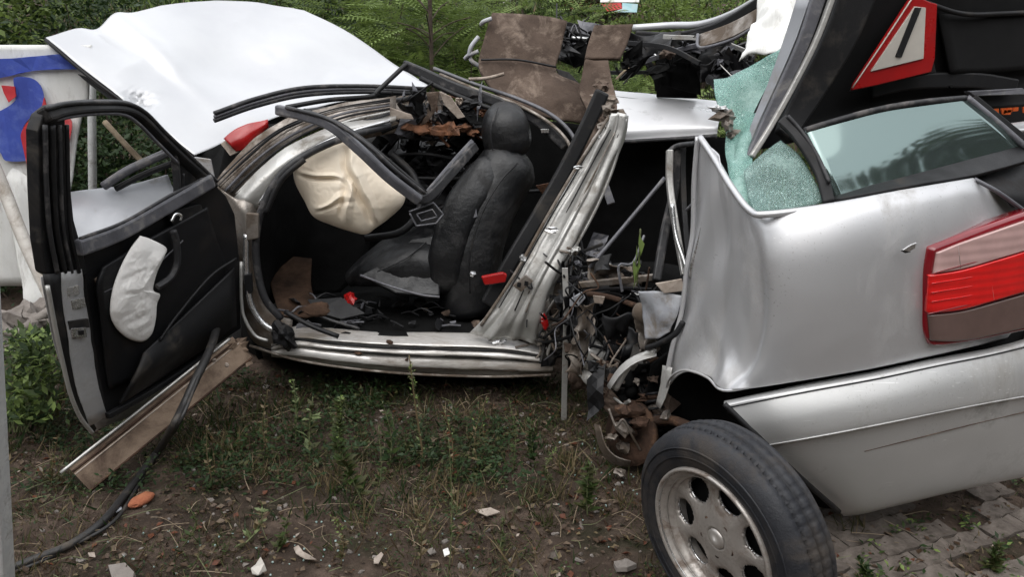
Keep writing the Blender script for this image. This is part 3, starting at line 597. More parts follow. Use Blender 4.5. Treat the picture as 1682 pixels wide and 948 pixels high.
tube('door_seal', [(640, 206, 3.36), (560, 228, 3.2), (490, 262, 3.1), (452, 300, 3.07), (428, 350, 3.04), (420, 400, 3.03), (424, 450, 3.02), (436, 492, 3.01), (462, 524, 3.02)], .015, M['rubber'], car, n=60)
tube('door_seal', [(500, 262, 3.08), (462, 296, 3.06), (436, 350, 3.04)], .011, M['black'], car, n=20)
plate('hinge', [(404, 350, 3.0), (424, 352, 3.0), (424, 392, 3.0), (404, 396, 3.0)], .02, M['dull'], car, .004)
plate('hinge_bracket', [(400, 452, 2.98), (412, 450, 2.98), (414, 482, 2.98), (402, 486, 2.98)], .02, M['black'], car, .004)
plate('bent_bracket', [(318, 258, 3.08), (345, 262, 3.08), (352, 290, 3.08), (335, 282, 3.08)], .01, M['soilplastic'], car, .002, amp=.02)
# sill: a stack of rails
prof = [(0, .12), (.30, .0), (.36, .025), (.44, .0), (.55, -.012), (.60, .012), (.70, -.004), (.86, -.01), (.90, .008), (1.0, .03)]
st = [(446, 560, 585, 3.03), (484, 537, 590, 3.02), (540, 541, 598, 3.0), (620, 545, 607, 2.99), (700, 547, 612, 2.985), (790, 549, 615, 2.98), (850, 556, 616, 2.985), (908, 574, 613, 3.0)]
sill = sheet('sill', [[(x, t0 + (b0 - t0) * f, Y + d) for (x, t0, b0, Y) in st] for f, d in prof], M['sill'], car, 54, 90, .004, amp=.010, sc=10, seed=9)
for f, r, mt in ((.40, .0045, 'black'), (.58, .004, 'black'), (.88, .004, 'mat_brown')):
    tube('groove', [(x, t0 + (b0 - t0) * f, Y - .004) for (x, t0, b0, Y) in st], r, M[mt], sill, sides=5)
for x, y in ((588, 580), (668, 590), (735, 582), (640, 562)):
    lump('rust_patch', (x, y, 2.985), .012, x, M['rust'], sill, 1, (1.5, .4, .8))
tube('under_flange', [(410, 568, 3.03), (500, 594, 3.0), (640, 612, 2.985), (800, 619, 2.98), (905, 616, 2.99)], .006, M['dull'], car, n=50)
lump('foam_block', (466, 552, 2.99), .052, 7, M['black'], car, 3, (.9, .7, 1.1), .4)
tube('loose_pipe', [(468, 512, 3.02), (510, 535, 2.99), (556, 553, 2.975)], .010, M['black'], car)
tube('loose_pipe', [(500, 505, 3.05), (540, 525, 3.02), (590, 540, 3.0)], .006, M['rubber'], car)
lump('mud_clod', (520, 508, 3.04), .03, 3, M['floor_brown'], car, 2, (2, 1, .5))
# under body
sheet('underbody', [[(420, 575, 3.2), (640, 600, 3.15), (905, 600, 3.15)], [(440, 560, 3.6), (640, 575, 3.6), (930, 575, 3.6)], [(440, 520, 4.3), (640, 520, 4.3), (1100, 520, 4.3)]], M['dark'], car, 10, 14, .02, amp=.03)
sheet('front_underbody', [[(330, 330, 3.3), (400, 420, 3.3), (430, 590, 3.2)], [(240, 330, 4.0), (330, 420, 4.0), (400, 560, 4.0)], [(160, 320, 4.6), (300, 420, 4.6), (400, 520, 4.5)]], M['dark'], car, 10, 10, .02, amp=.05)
# centre pillar
pil = sheet('centre_pillar', [[(770, 548, 3.02), (812, 505, 3.02), (846, 450, 3.05), (882, 385, 3.1), (920, 320, 3.14), (960, 252, 3.18), (990, 205, 3.2), (1004, 186, 3.2)],
                    [(800, 556, 2.99), (828, 520, 2.98), (860, 460, 3.0), (894, 392, 3.05), (934, 325, 3.1), (972, 256, 3.14), (998, 212, 3.16), (1008, 188, 3.17)],
                    [(835, 560, 2.98), (852, 520, 2.95), (880, 460, 2.97), (914, 398, 3.01), (948, 335, 3.07), (984, 265, 3.12), (1008, 215, 3.14), (1014, 184, 3.15)],
                    [(870, 562, 2.99), (880, 520, 2.97), (900, 462, 2.98), (934, 402, 3.03), (964, 342, 3.08), (996, 272, 3.12), (1016, 222, 3.15), (1022, 186, 3.16)],
                    [(900, 566, 3.04), (905, 520, 3.04), (912, 468, 3.05), (946, 408, 3.09), (976, 348, 3.13), (1006, 278, 3.17), (1026, 226, 3.2), (1030, 190, 3.2)]], M['bent'], car, 40, 90, .003, amp=.018, sc=10, seed=22,
                    fn=lambda v, u: .012 * math.exp(-((u - .30) / .05) ** 2) - .014 * math.exp(-((u - .47) / .07) ** 2) + .012 * math.exp(-((u - .78) / .05) ** 2) - .012 * math.exp(-((u - .16) / .04) ** 2) - .01 * math.exp(-((u - .64) / .05) ** 2))
tube('pillar_edge', [(790, 535, 3.0), (846, 450, 3.03), (905, 345, 3.1), (955, 262, 3.15), (1000, 192, 3.17)], .007, M['dull'], pil, n=50)
tube('pillar_edge', [(905, 470, 3.02), (945, 405, 3.06), (980, 340, 3.1), (1008, 272, 3.14), (1028, 195, 3.17)], .007, M['bent'], pil, n=50)
for fr, r, mt in ((.08, .003, 'black'), (.36, .003, 'black'), (.56, .0035, 'dull'), (.72, .0025, 'black')):
    L0 = [(770, 548, 3.02), (812, 505, 3.02), (846, 450, 3.05), (882, 385, 3.1), (920, 320, 3.14), (960, 252, 3.18), (990, 205, 3.2)]
    L1 = [(900, 566, 3.04), (905, 520, 3.04), (912, 468, 3.05), (946, 408, 3.09), (976, 348, 3.13), (1006, 278, 3.17), (1026, 226, 3.2)]
    tube('groove_shade', [(p_[0] + (q_[0] - p_[0]) * fr, p_[1] + (q_[1] - p_[1]) * fr, p_[2] - .055 * math.sin(math.pi * fr) - .012) for p_, q_ in zip(L0, L1)][1:], r, M[mt], pil, n=40, sides=5)  # dark raised tubes standing in for shade in the pillar grooves
bar('pillar_trim', [(800, 500, 3.12), (845, 420, 3.16), (890, 345, 3.22), (930, 275, 3.27), (965, 205, 3.3), (990, 150, 3.32)], .06, .03, M['black'], car, n=50, bev=.01)
plate('pillar_bracket', [(842, 470, 2.94), (864, 452, 2.94), (876, 462, 2.94), (856, 480, 2.94)], .012, M['dull'], pil, .002)
for x, y in ((850, 468), (862, 466)):
    plate('bracket_hole', [(x, y - 4, 2.937), (x + 6, y - 3, 2.937), (x + 5, y + 4, 2.937), (x - 1, y + 3, 2.937)], .004, M['black'], pil, 0)
for x, y, s in ((858, 424, .02), (905, 378, .018), (950, 275, .012), (820, 560, .02), (985, 225, .012)):
    lump('crumpled_lip', (x, y, 3.0 if y > 350 else 3.1), s, x, M['bright'], pil, 2, (1.6, .6, .5), .6)
for x, y, s in ((1010, 200, .03), (1000, 180, .028), (1020, 190, .02), (990, 206, .02)):
    lump('torn_end', (x, y, 3.2), s, x, M['dull'], pil, 2, (1, .7, .8), .7)
for k in range(14):
    x, y = random.uniform(870, 918), random.uniform(500, 572)
    plate('torn_sheet', [(x, y, 3.0), (x + random.uniform(8, 26), y + random.uniform(-14, 4), 2.97), (x + random.uniform(12, 26), y + random.uniform(4, 12), 3.0), (x + random.uniform(-4, 6), y + random.uniform(6, 14), 3.02)], .003, M[random.choice(('bent', 'dull', 'dull', 'bright'))], car, .001, amp=.01)
lump('red_plug', (894, 528, 2.97), .024, 5, M['red'], car, 2, (.7, .6, 1.5), .3)
bar('hanging_strip', [(928, 440, 2.9), (930, 520, 2.88), (928, 600, 2.88), (926, 697, 2.87)], .022, .006, M['bent'], car, n=24, bev=.001, twist=.25)
tube('strut', [(968, 440, 2.9), (1092, 292, 3.0)], .008, M['greybar'], car, sides=7, lin=True)
bar('inner_brace', [(992, 300, 3.6), (1004, 335, 3.55)], .035, .02, M['greybar'], car)
mangle('cowl_scrap', 90, 620, 790, 158, 222, 3.5, 3.7, ['black', 'dark', 'orangedebris', 'pale', 'dull', 'greybar'], [8, 4, 2, .7, 1, 2], car, 71, (.01, .03))
mangle('dash_scrap', 110, 620, 790, 195, 325, 3.6, 3.8, ['black', 'dark', 'greybar', 'dull'], [9, 6, 2.5, .4], car, 73, (.01, .04))
mangle('pillar_scrap', 40, 870, 925, 470, 580, 2.98, 3.1, ['black', 'dull', 'bent', 'rust'], [5, 3, 2, 1], car, 75, (.008, .022))
# ripped brown felt mats standing up behind the seat
felt = sheet('felt_mat', [[(808, 22, 3.95), (870, 22, 3.98), (932, 34, 4.0)], [(796, 60, 3.88), (860, 62, 3.9), (922, 80, 3.93)], [(786, 105, 3.8), (850, 106, 3.82), (914, 118, 3.85)],
                      [(800, 136, 3.74), (870, 140, 3.75), (955, 138, 3.78)], [(820, 156, 3.7), (890, 168, 3.7), (978, 170, 3.7)], [(850, 180, 3.68), (910, 195, 3.66), (985, 205, 3.64)]], M['mat_brown'], car, 40, 30, .02, amp=.03, sc=6, seed=3, off=-1)
tube('mat_groove', [(790, 98, 3.79), (850, 98, 3.8), (914, 110, 3.83)], .005, M['black'], felt, sides=5)
sheet('felt_strap', [[(976, 42, 3.8), (1040, 40, 3.8)], [(966, 72, 3.77), (1030, 72, 3.77)], [(960, 98, 3.73), (1018, 98, 3.73)]], M['mat_brown'], car, 16, 14, .018, amp=.012, sc=8, seed=9)
sheet('felt_strap', [[(962, 96, 3.7), (1000, 98, 3.7)], [(956, 125, 3.66), (1004, 128, 3.66)], [(952, 160, 3.62), (1012, 160, 3.62)], [(970, 205, 3.5), (1010, 200, 3.5)], [(952, 260, 3.4), (976, 262, 3.4)]], M['mat_brown'], car, 30, 16, .02, amp=.05, sc=9, seed=12)
for k in range(10):
    lump('charred_scrap', (random.uniform(975, 1008), random.uniform(130, 200), 3.45), random.uniform(.014, .03), k, M[random.choice(('black', 'mat_brown', 'pale'))], car, 2, (1.3, .7, .7), .6)
plate('torn_flap', [(912, 112, 3.88), (934, 118, 3.88), (965, 150, 3.84), (930, 142, 3.86)], .01, M['black'], car, .002)
for (a, c_) in (((786, 60), (770, 92)), ((770, 92), (790, 110)), ((764, 96), (786, 84)), ((790, 40), (808, 30))):
    tube('trim_wire', [(a[0], a[1], 3.9), ((a[0] + c_[0]) / 2 - 4, (a[1] + c_[1]) / 2, 3.88), (c_[0], c_[1], 3.88)], .010, M['soilplastic'], car, sides=6)
# roof skin pushed down on the far side, its gleam put into a whiter paint
sheet('roof_skin', [[(985, 142, 4.7), (1010, 148, 4.65), (1100, 158, 4.6), (1185, 168, 4.5)], [(975, 165, 4.4), (1010, 172, 4.35), (1100, 176, 4.3), (1185, 186, 4.25)],
                    [(965, 200, 4.15), (1010, 208, 4.1), (1100, 204, 4.1), (1180, 204, 4.05)], [(960, 222, 4.12), (1015, 230, 4.08), (1100, 226, 4.08), (1178, 220, 4.03)]], M['roof_lit_white'], car, 34, 34, .006, amp=.014, sc=4, seed=31)
tube('roof_gutter', [(960, 232, 4.1), (1015, 233, 4.06), (1090, 229, 4.06), (1178, 224, 4.02)], .010, M['rubber'], car)
tube('roof_groove', [(1012, 160, 4.5), (1100, 170, 4.45), (1180, 180, 4.4)], .008, M['black'], car, sides=5)

# ---- the open door with its trim panel
def DY(x, off=0): return 2.27 + (x - 110) / 280 * .72 + off
def dp(pts, off=0): return [(x, y, DY(x, off)) for x, y in pts]
door = plate('door', dp([(136, 402), (200, 376), (285, 332), (346, 296), (372, 322), (386, 352), (394, 430), (396, 540), (345, 575), (300, 606), (238, 646), (176, 682), (160, 600), (148, 520), (140, 460)]), .045, M['trim'], car, .008)
sheet('trim_inset', [dp([(168, 440), (240, 395), (300, 362), (340, 340)], -.03), dp([(160, 470), (240, 430), (300, 405), (352, 385)], -.035), dp([(165, 520), (240, 520), (310, 500), (372, 440)], -.03), dp([(178, 640), (250, 610), (320, 560), (384, 515)], -.012)], M['trim'], door, 30, 30, .012, amp=.006, sc=8)
sheet('map_pocket', [dp([(235, 580), (300, 520), (384, 440)], -.05), dp([(220, 620), (300, 565), (386, 490)], -.075), dp([(196, 664), (300, 596), (388, 536)], -.03)], M['black'], door, 16, 24, .01)
tube('pocket_rim', dp([(262, 560), (290, 520), (345, 455), (388, 425)], -.06), .006, M['trim'], door, n=24)
plate('brown_reflection', dp([(164, 462), (225, 425), (232, 440), (176, 482)], -.035), .04, M['mat_brown'], door, .006)  # brown plate standing in for a reflection on the door trim
bar('belt_moulding', dp([(128, 408), (200, 380), (280, 335), (348, 296)], -.03), .05, .03, M['greybar'], door, n=30, bev=.008)
tube('belt_seal', dp([(132, 392), (205, 364), (285, 318), (345, 290)], -.03), .006, M['rubber'], door, n=30)
bar('pull_handle', dp([(284, 378), (290, 400), (291, 432), (280, 456), (258, 472)], -.07), .022, .02, M['rubber'], door, n=26, bev=.006)
tube('release_lever', dp([(281, 364), (288, 352), (297, 354), (296, 362)], -.05), .006, M['bright'], door)
plate('lever_cup', dp([(276, 350), (330, 335), (336, 350), (285, 372)], -.032), .01, M['black'], door, .003)
plate('lock_cover', dp([(322, 395), (330, 392), (328, 414), (318, 412)], -.04), .008, M['greybar'], door, .002)
tube('trim_seam', dp([(170, 480), (220, 455), (262, 430), (300, 395)], -.04), .004, M['greybar'], door, sides=5)
bar('lower_trim_edge', dp([(176, 684), (240, 648), (300, 610), (352, 575)], -.02), .022, .02, M['black'], door, n=20, bev=.004)
# shell edge and latch face
sheet('latch_face', [dp([(100, 448), (104, 500), (112, 560), (126, 640), (148, 700)], -.02), dp([(134, 442), (140, 500), (150, 560), (160, 630), (176, 684)], 0)], M['silver'], door, 14, 40, .003, amp=.008, sc=16)
sheet('shell_edge', [dp([(70, 450), (84, 520), (98, 590), (116, 650), (146, 706)], .02), dp([(84, 450), (94, 520), (108, 590), (124, 645), (152, 712)], -.01), dp([(100, 448), (106, 510), (116, 580), (132, 648), (158, 704)], -.015)], M['black'], door, 14, 40, .003)
tube('outer_skin_edge', dp([(78, 470), (92, 545), (104, 600), (116, 648), (132, 686), (152, 712)], -.02), .0065, M['bent'], door, n=40)
plate('latch_recess', dp([(112, 528), (146, 524), (148, 538), (114, 542)], -.025), .01, M['black'], door, .002)
plate('latch', dp([(118, 540), (142, 538), (144, 554), (120, 556)], -.03), .012, M['bright'], door, .003)
plate('latch_slot', dp([(130, 544), (138, 543), (138, 550), (131, 551)], -.035), .006, M['black'], door, 0)
for x, y in ((118, 480), (128, 500)): plate('striker_dent', dp([(x - 12, y - 6), (x + 12, y - 12), (x + 14, y + 4), (x - 8, y + 10)], -.018), .006, M['bright'], door, .003)
sheet('outer_skin', [dp([(66, 455), (220, 420), (352, 310)], .09), dp([(100, 600), (250, 560), (392, 430)], .12), dp([(150, 710), (260, 660), (395, 560)], .08)], M['silver'], door, 14, 14, .003, amp=.01)
# window frame
frame = plate('window_frame', dp([(62, 215), (70, 190), (88, 176), (112, 172), (108, 200), (112, 240), (116, 300), (122, 360), (136, 410), (148, 450), (100, 462), (76, 450), (68, 400), (64, 320)]), .035, M['black'], door, .006)
for dx, r, mt in ((8, .007, 'rubber'), (20, .008, 'black'), (32, .006, 'rubber'), (44, .006, 'black')):
    tube('frame_seal', dp([(66 + dx, 205), (68 + dx, 300), (74 + dx * .95, 380), (86 + dx, 448)], -.015), r, M[mt], frame, n=30)
bar('frame_top', dp([(72, 190), (110, 180), (160, 176), (205, 178), (232, 192), (262, 222), (300, 258), (352, 304)]), .042, .035, M['black'], door, n=50, bev=.008)
tube('frame_seal', dp([(76, 178), (112, 170), (160, 168), (208, 170), (238, 184), (270, 216), (310, 254), (356, 298)], -.02), .007, M['rubber'], frame, n=50)
tube('frame_seal', dp([(92, 196), (130, 189), (170, 186), (202, 188), (226, 202), (256, 232), (292, 268)], -.02), .006, M['greybar'], frame, n=50)
bar('quarter_post', dp([(284, 236), (290, 285), (292, 328)]), .024, .02, M['rubber'], door, n=14, bev=.004)
plate('mirror_triangle', dp([(296, 262), (344, 300), (298, 322)], .0), .02, M['black'], door, .004)
tube('mirror_seam', dp([(302, 285), (304, 312), (332, 298)], -.01), .004, M['rubber'], door, sides=5)
# side airbag hanging from the door
dc = P(228, 470, 2.4)
pillow('airbag', dp([(230, 387), (248, 393), (273, 407), (270, 422), (258, 448), (252, 476), (263, 484), (258, 500), (256, 524), (250, 548), (236, 561), (214, 558), (194, 543), (182, 522), (181, 498), (186, 470), (198, 438), (214, 408)], -.05), .035, M['airbag_white'], door, rings=40, seg=160, amp=.008, sc=18, back=.6,
       fold=lambda v: (lambda dd: .022 * (dd[1] - dd[0]) + .012 * dd[0])(noise.voronoi(Vector((v.x * 22, 0, v.z * 15)))[0]) - .008 + .004 * abs(noise.noise(v * 60)))

# ---------------------------------------------------------------- severed rear half
random.seed(5)
rear = thing('severed_car_rear', 'severed silver estate car rear with raised black tailgate, red tail lamp and leaning wheel', 'car', P(1350, 640, 2.1))
def row(pts, ys, base): return [(x, y, base + d) for (x, y), d in zip(pts, ys)]
D7 = [.080, .047, .018, .003, -.003, -.003, .0]
qc = [row([(1150, 224), (1142, 300), (1140, 380), (1130, 440), (1122, 510), (1106, 570), (1092, 640)], [.16, .16, .14, .12, .1, .1, .1], 2.36),
      row([(1162, 236), (1160, 300), (1160, 380), (1152, 445), (1144, 515), (1130, 572), (1112, 618)], [.12, .09, .05, .03, .02, .02, .05], 2.33),
      row([(1178, 262), (1180, 320), (1184, 390), (1178, 455), (1170, 520), (1158, 575), (1138, 611)], D7, 2.26),
      row([(1204, 312), (1210, 350), (1216, 400), (1214, 460), (1206, 525), (1190, 580), (1164, 620)], D7, 2.17),
      row([(1236, 350), (1240, 380), (1245, 420), (1250, 478), (1246, 540), (1228, 595), (1190, 640)], [.078, .045, .014, .0, -.008, -.006, .0], 2.08),
      row([(1290, 347), (1290, 375), (1292, 420), (1292, 475), (1288, 535), (1278, 590), (1262, 634)], D7, 2.02),
      row([(1370, 335), (1370, 362), (1370, 410), (1370, 465), (1368, 520), (1364, 575), (1358, 618)], D7, 2.0),
      row([(1460, 320), (1460, 346), (1460, 392), (1458, 445), (1456, 505), (1452, 555), (1448, 602)], D7, 2.02),
      row([(1540, 306), (1542, 330), (1542, 376), (1540, 432), (1538, 490), (1536, 540), (1532, 584)], D7, 2.06),
      row([(1598, 297), (1602, 322), (1604, 368), (1602, 424), (1600, 480), (1600, 530), (1598, 569)], D7, 2.11),
      row([(1640, 320), (1646, 350), (1650, 390), (1650, 430), (1650, 480), (1650, 520), (1650, 557)], [.12, .07, .03, .02, .02, .03, .06], 2.17),
      row([(1700, 358), (1704, 385), (1706, 415), (1706, 445), (1706, 480), (1706, 510), (1706, 545)], [.10, .08, .06, .05, .05, .06, .08], 2.26)]
q = sheet('quarter_panel', qc, M['silver'], rear, 110, 130, .003, amp=.008, sc=3, seed=3,
          fn=lambda v, u: -.010 * math.exp(-((u - .335 - .05 * v) / .03) ** 2) * min(1, v * 3) + .012 * math.exp(-((u - .40) / .04) ** 2) * v + (.006 * math.sin(v * 16 + u * 30) * max(0, 1 - u * 3.4)) - .016 * max(0, 1 - abs(u - .365) / .035) * v - .012 * max(0, 1 - abs(u - .16 - .10 * v) / .05) + .010 * max(0, 1 - abs(u - .28 + .12 * v) / .03) * (1 - v) - .006 * max(0, 1 - abs(u - .30 - .3 * (v - .6)) / .03) * max(0, v - .3) + .012 * max(0, 1 - abs(u - .22 - (v - .75) * .6) / .06) * max(0, v - .55) * 2)
tube('panel_edge', [(1146, 224, 2.50), (1140, 300, 2.49), (1138, 380, 2.47), (1128, 440, 2.45), (1120, 510, 2.43), (1104, 572, 2.42), (1088, 655, 2.42)], .008, M['silver'], q, n=50)
tube('window_ledge', [(1150, 226, 2.48), (1172, 258, 2.38), (1200, 305, 2.25), (1232, 346, 2.14), (1262, 352, 2.1), (1370, 338, 2.1), (1480, 318, 2.12), (1598, 298, 2.2)], .010, M['silver'], q, n=70)
tube('arch_lip', [(1092, 650, 2.42), (1100, 622, 2.36), (1120, 609, 2.3), (1142, 612, 2.24), (1164, 622, 2.17), (1190, 642, 2.08), (1260, 630, 2.03)], .004, M['silver'], q, n=40)
plate('paint_chip', [(1483, 411, 1.993), (1497, 402, 1.993), (1506, 399, 1.993), (1503, 408, 1.993), (1494, 414, 1.993)], .006, M['bright'], q, .001)
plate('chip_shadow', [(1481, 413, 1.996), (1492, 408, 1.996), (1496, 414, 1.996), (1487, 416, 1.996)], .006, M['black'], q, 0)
# bumper
bx = [1190, 1260, 1340, 1440, 1540, 1630, 1705]
def br_(ys, dy, xs=None):
    return [((xs or bx)[i], ys[i], [2.02, 1.985, 1.975, 1.985, 2.02, 2.07, 2.14][i] + dy) for i in range(7)]
X2 = [1200, 1268, 1346, 1444, 1542, 1631, 1705]; X3 = [1228, 1288, 1360, 1452, 1546, 1633, 1705]; X4 = [1258, 1312, 1378, 1464, 1552, 1636, 1705]
X5 = [1262, 1316, 1382, 1466, 1553, 1636, 1705]; X6 = [1315, 1360, 1415, 1488, 1565, 1642, 1705]; X7 = [1376, 1410, 1452, 1512, 1580, 1646, 1705]; X8 = [1386, 1416, 1456, 1514, 1582, 1648, 1705]
brs = [br_([660, 645, 628, 610, 589, 572, 552], .06), br_([665, 650, 634, 616, 595, 578, 558], .015), br_([672, 658, 643, 625, 604, 586, 568], .0, X2),
       br_([700, 691, 677, 658, 637, 618, 603], -.03, X3), br_([728, 719, 707, 690, 672, 656, 644], -.038, X4),
       br_([733, 724, 712, 695, 677, 661, 649], -.020, X5), br_([785, 777, 766, 750, 732, 716, 704], .012, X6),
       br_([838, 835, 826, 812, 797, 783, 772], .065, X7), br_([848, 844, 834, 820, 804, 790, 779], .12, X8)]
bumper = sheet('bumper', brs, M['silver_low'], rear, 90, 70, .004, amp=.003, sc=4, seed=9)
def bl(i, dy=-.006, e=0): return [(x, y + e, Y + dy) for x, y, Y in brs[i]]
tube('trim_line', bl(2, -.001, -3), .0022, M['black'], bumper, n=60, sides=5)
tube('trim_line', bl(2, -.001, 3), .0018, M['black'], bumper, n=60, sides=5)
tube('crease_line', bl(4, -.001, 4), .0025, M['silver_low'], bumper, n=60, sides=5)
tube('crease_shade', [(1420, 742, 1.972), (1500, 722, 1.985), (1600, 697, 2.035), (1705, 672, 2.118)], .0016, M['mat_brown'], bumper, n=40, sides=5)  # dark tube painting the shade of a second bumper crease
tube('bumper_edge', [(1190, 664, 2.02), (1228, 701, 1.99), (1260, 732, 1.98), (1316, 786, 2.0), (1378, 841, 2.04)], .008, M['black'], bumper, n=30)
sheet('gap_shade_strip', [[(1192, 630, 2.12), (1360, 600, 2.06), (1500, 572, 2.1), (1700, 530, 2.3)], [(1194, 680, 2.12), (1360, 655, 2.06), (1500, 628, 2.1), (1700, 580, 2.3)]], M['dark'], rear, 6, 30, .01)  # dark sheet painted as the shade between panel and bumper
# wheel well and hidden structure
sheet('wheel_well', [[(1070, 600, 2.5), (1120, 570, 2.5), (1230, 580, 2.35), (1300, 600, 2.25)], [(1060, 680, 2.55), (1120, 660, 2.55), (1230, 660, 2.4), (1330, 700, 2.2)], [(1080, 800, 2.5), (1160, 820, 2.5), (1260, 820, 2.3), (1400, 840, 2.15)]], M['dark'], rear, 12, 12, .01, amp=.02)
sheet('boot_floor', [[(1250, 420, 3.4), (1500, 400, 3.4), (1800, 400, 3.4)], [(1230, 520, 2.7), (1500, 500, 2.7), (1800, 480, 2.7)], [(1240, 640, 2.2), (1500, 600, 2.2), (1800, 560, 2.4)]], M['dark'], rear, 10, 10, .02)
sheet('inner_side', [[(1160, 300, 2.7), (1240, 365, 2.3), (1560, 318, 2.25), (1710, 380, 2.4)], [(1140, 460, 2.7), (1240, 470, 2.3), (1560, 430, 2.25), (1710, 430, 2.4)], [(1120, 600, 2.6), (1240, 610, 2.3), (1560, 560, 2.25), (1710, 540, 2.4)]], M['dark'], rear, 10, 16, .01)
sheet('rear_panel', [[P(1700, 352, 2.262), Vector((1.62, 2.75, 1.02)), Vector((1.60, 3.5, 1.0))], [P(1706, 440, 2.31), Vector((1.66, 2.75, .84)), Vector((1.64, 3.5, .82))], [P(1706, 545, 2.34), Vector((1.64, 2.75, .66)), Vector((1.62, 3.5, .64))]], M['silver'], rear, 14, 14, .004)
sheet('bumper_return', [[P(1704, 554, 2.20), Vector((1.66, 2.75, .66)), Vector((1.64, 3.4, .64))], [P(1704, 640, 2.10), Vector((1.70, 2.75, .5)), Vector((1.68, 3.4, .48))], [P(1704, 772, 2.20), Vector((1.64, 2.75, .27)), Vector((1.62, 3.4, .26))]], M['silver_low'], bumper, 14, 14, .004)
# tail lamp
def lamp(name, pts, Ys, mt, t, par):
    return sheet(name, [[(x, y, Ys(x)) for x, y in r] for r in pts], mt, par, 14, 26, t, off=-1, fn=lambda u, v: .004 * math.sin(math.pi * u) ** .5)
def LY(x): return 2.03 + max(0, (x - 1530)) / 170 * .10 + max(0, x - 1640) / 60 * .02
tl = sheet('tail_lamp', [[(1534, 409, LY(1534)), (1560, 398, LY(1560)), (1620, 375, LY(1620)), (1704, 346, LY(1704))], [(1524, 450, LY(1526)), (1560, 445, LY(1560)), (1620, 425, LY(1620)), (1704, 402, LY(1704))],
      [(1521, 510, LY(1522)), (1560, 508, LY(1560)), (1620, 495, LY(1620)), (1704, 472, LY(1704))], [(1522, 545, LY(1527)), (1560, 547, LY(1560)), (1620, 536, LY(1620)), (1704, 516, LY(1704))], [(1534, 567, LY(1527)), (1560, 566, LY(1560)), (1620, 556, LY(1620)), (1704, 538, LY(1704))]], M['lens_rim'], rear, 20, 26, .05, off=-1)
lamp('clear_lens', [[(1540, 416), (1580, 399), (1640, 378), (1704, 356)], [(1535, 449), (1580, 441), (1640, 424), (1704, 405)]], lambda x: LY(x) - .008, M['lens_clear'], .012, tl)
lamp('red_lens', [[(1528, 453), (1580, 444), (1640, 427), (1704, 408)], [(1524, 514), (1580, 508), (1640, 491), (1704, 473)]], lambda x: LY(x) - .010, M['lens_red'], .014, tl)
lamp('smoked_lens', [[(1526, 519), (1580, 512), (1640, 496), (1704, 478)], [(1530, 560), (1580, 559), (1640, 548), (1704, 533)]], lambda x: LY(x) - .007, M['lens_smoke'], .012, tl)
for a, c_, r in (((1530, 450), (1704, 405), .0016), ((1524, 516), (1704, 475), .002)):
    tube('lens_joint', [(a[0], a[1], LY(a[0]) - .012), (1600, a[1] + (c_[1] - a[1]) * .42, LY(1600) - .013), (c_[0], c_[1], LY(c_[0]) - .012)], r, M['lens_rim'], tl, sides=5)
for k in range(3):
    y0 = 466 + k * 15
    tube('lens_rib', [(1530, y0, LY(1530) - .0125), (1610, y0 - 14, LY(1610) - .0135), (1704, y0 - 40, LY(1704) - .0125)], .0014, M['lens_red'], tl, sides=5)
tube('bulb_chrome', [(1573, 404, LY(1573) - .009), (1577, 440, LY(1577) - .010)], .003, M['bright'], tl, sides=5)
tube('lens_gleam_rib', [(1624, 434, LY(1624) - .0125), (1632, 492, LY(1632) - .0125)], .003, M['lens_clear'], tl, sides=5)
# side window and its frame
GA, GB, GC_, GD = (1322, 214, 2.27), (1586, 161, 2.42), (1684, 243, 2.38), (1372, 328, 2.17)
gl = sheet('side_window', [[GA, (1380, 196, 2.30), (1450, 178, 2.335), (1520, 168, 2.375), GB], [(1347, 271, 2.208), (1410, 253, 2.238), (1485, 234, 2.281), (1560, 218, 2.336), (1635, 202, 2.388)], [GD, (1440, 310, 2.2), (1520, 290, 2.25), (1600, 268, 2.32), GC_]], M['glass'], rear, 20, 20, .004)
tube('window_seal', [GA, (1380, 196, 2.295), (1450, 178, 2.33), (1520, 167, 2.37), GB], .009, M['rubber'], gl, n=30)
tube('window_seal', [(1588, 160, 2.42), (1640, 203, 2.395), (1686, 243, 2.37)], .010, M['greybar'], gl, n=20)
sheet('belt_trim', [[(1370, 322, 2.20), (1440, 305, 2.2), (1520, 284, 2.24), (1600, 262, 2.3), (1690, 238, 2.40)], [(1355, 333, 2.14), (1440, 318, 2.14), (1520, 303, 2.17), (1600, 290, 2.22), (1700, 262, 2.34)]], M['black'], gl, 8, 30, .012)
bar('window_pillar', [(1284, 196, 2.28), (1306, 218, 2.25), (1330, 252, 2.21), (1350, 290, 2.17), (1362, 334, 2.12)], .032, .03, M['black'], rear, n=40, bev=.008)
tube('pillar_gleam', [(1294, 190, 2.26), (1318, 218, 2.23), (1342, 255, 2.19), (1362, 300, 2.13)], .006, M['rubber'], rear, n=30)
sg = sheet('shattered_window', [[(1222, 282, 2.26), (1250, 256, 2.27), (1282, 234, 2.29)], [(1228, 318, 2.20), (1275, 292, 2.21), (1318, 262, 2.22)], [(1238, 348, 2.14), (1295, 345, 2.14), (1356, 332, 2.14)]], M['shatter_dark'], rear, 24, 24, .005, amp=.025, sc=9)
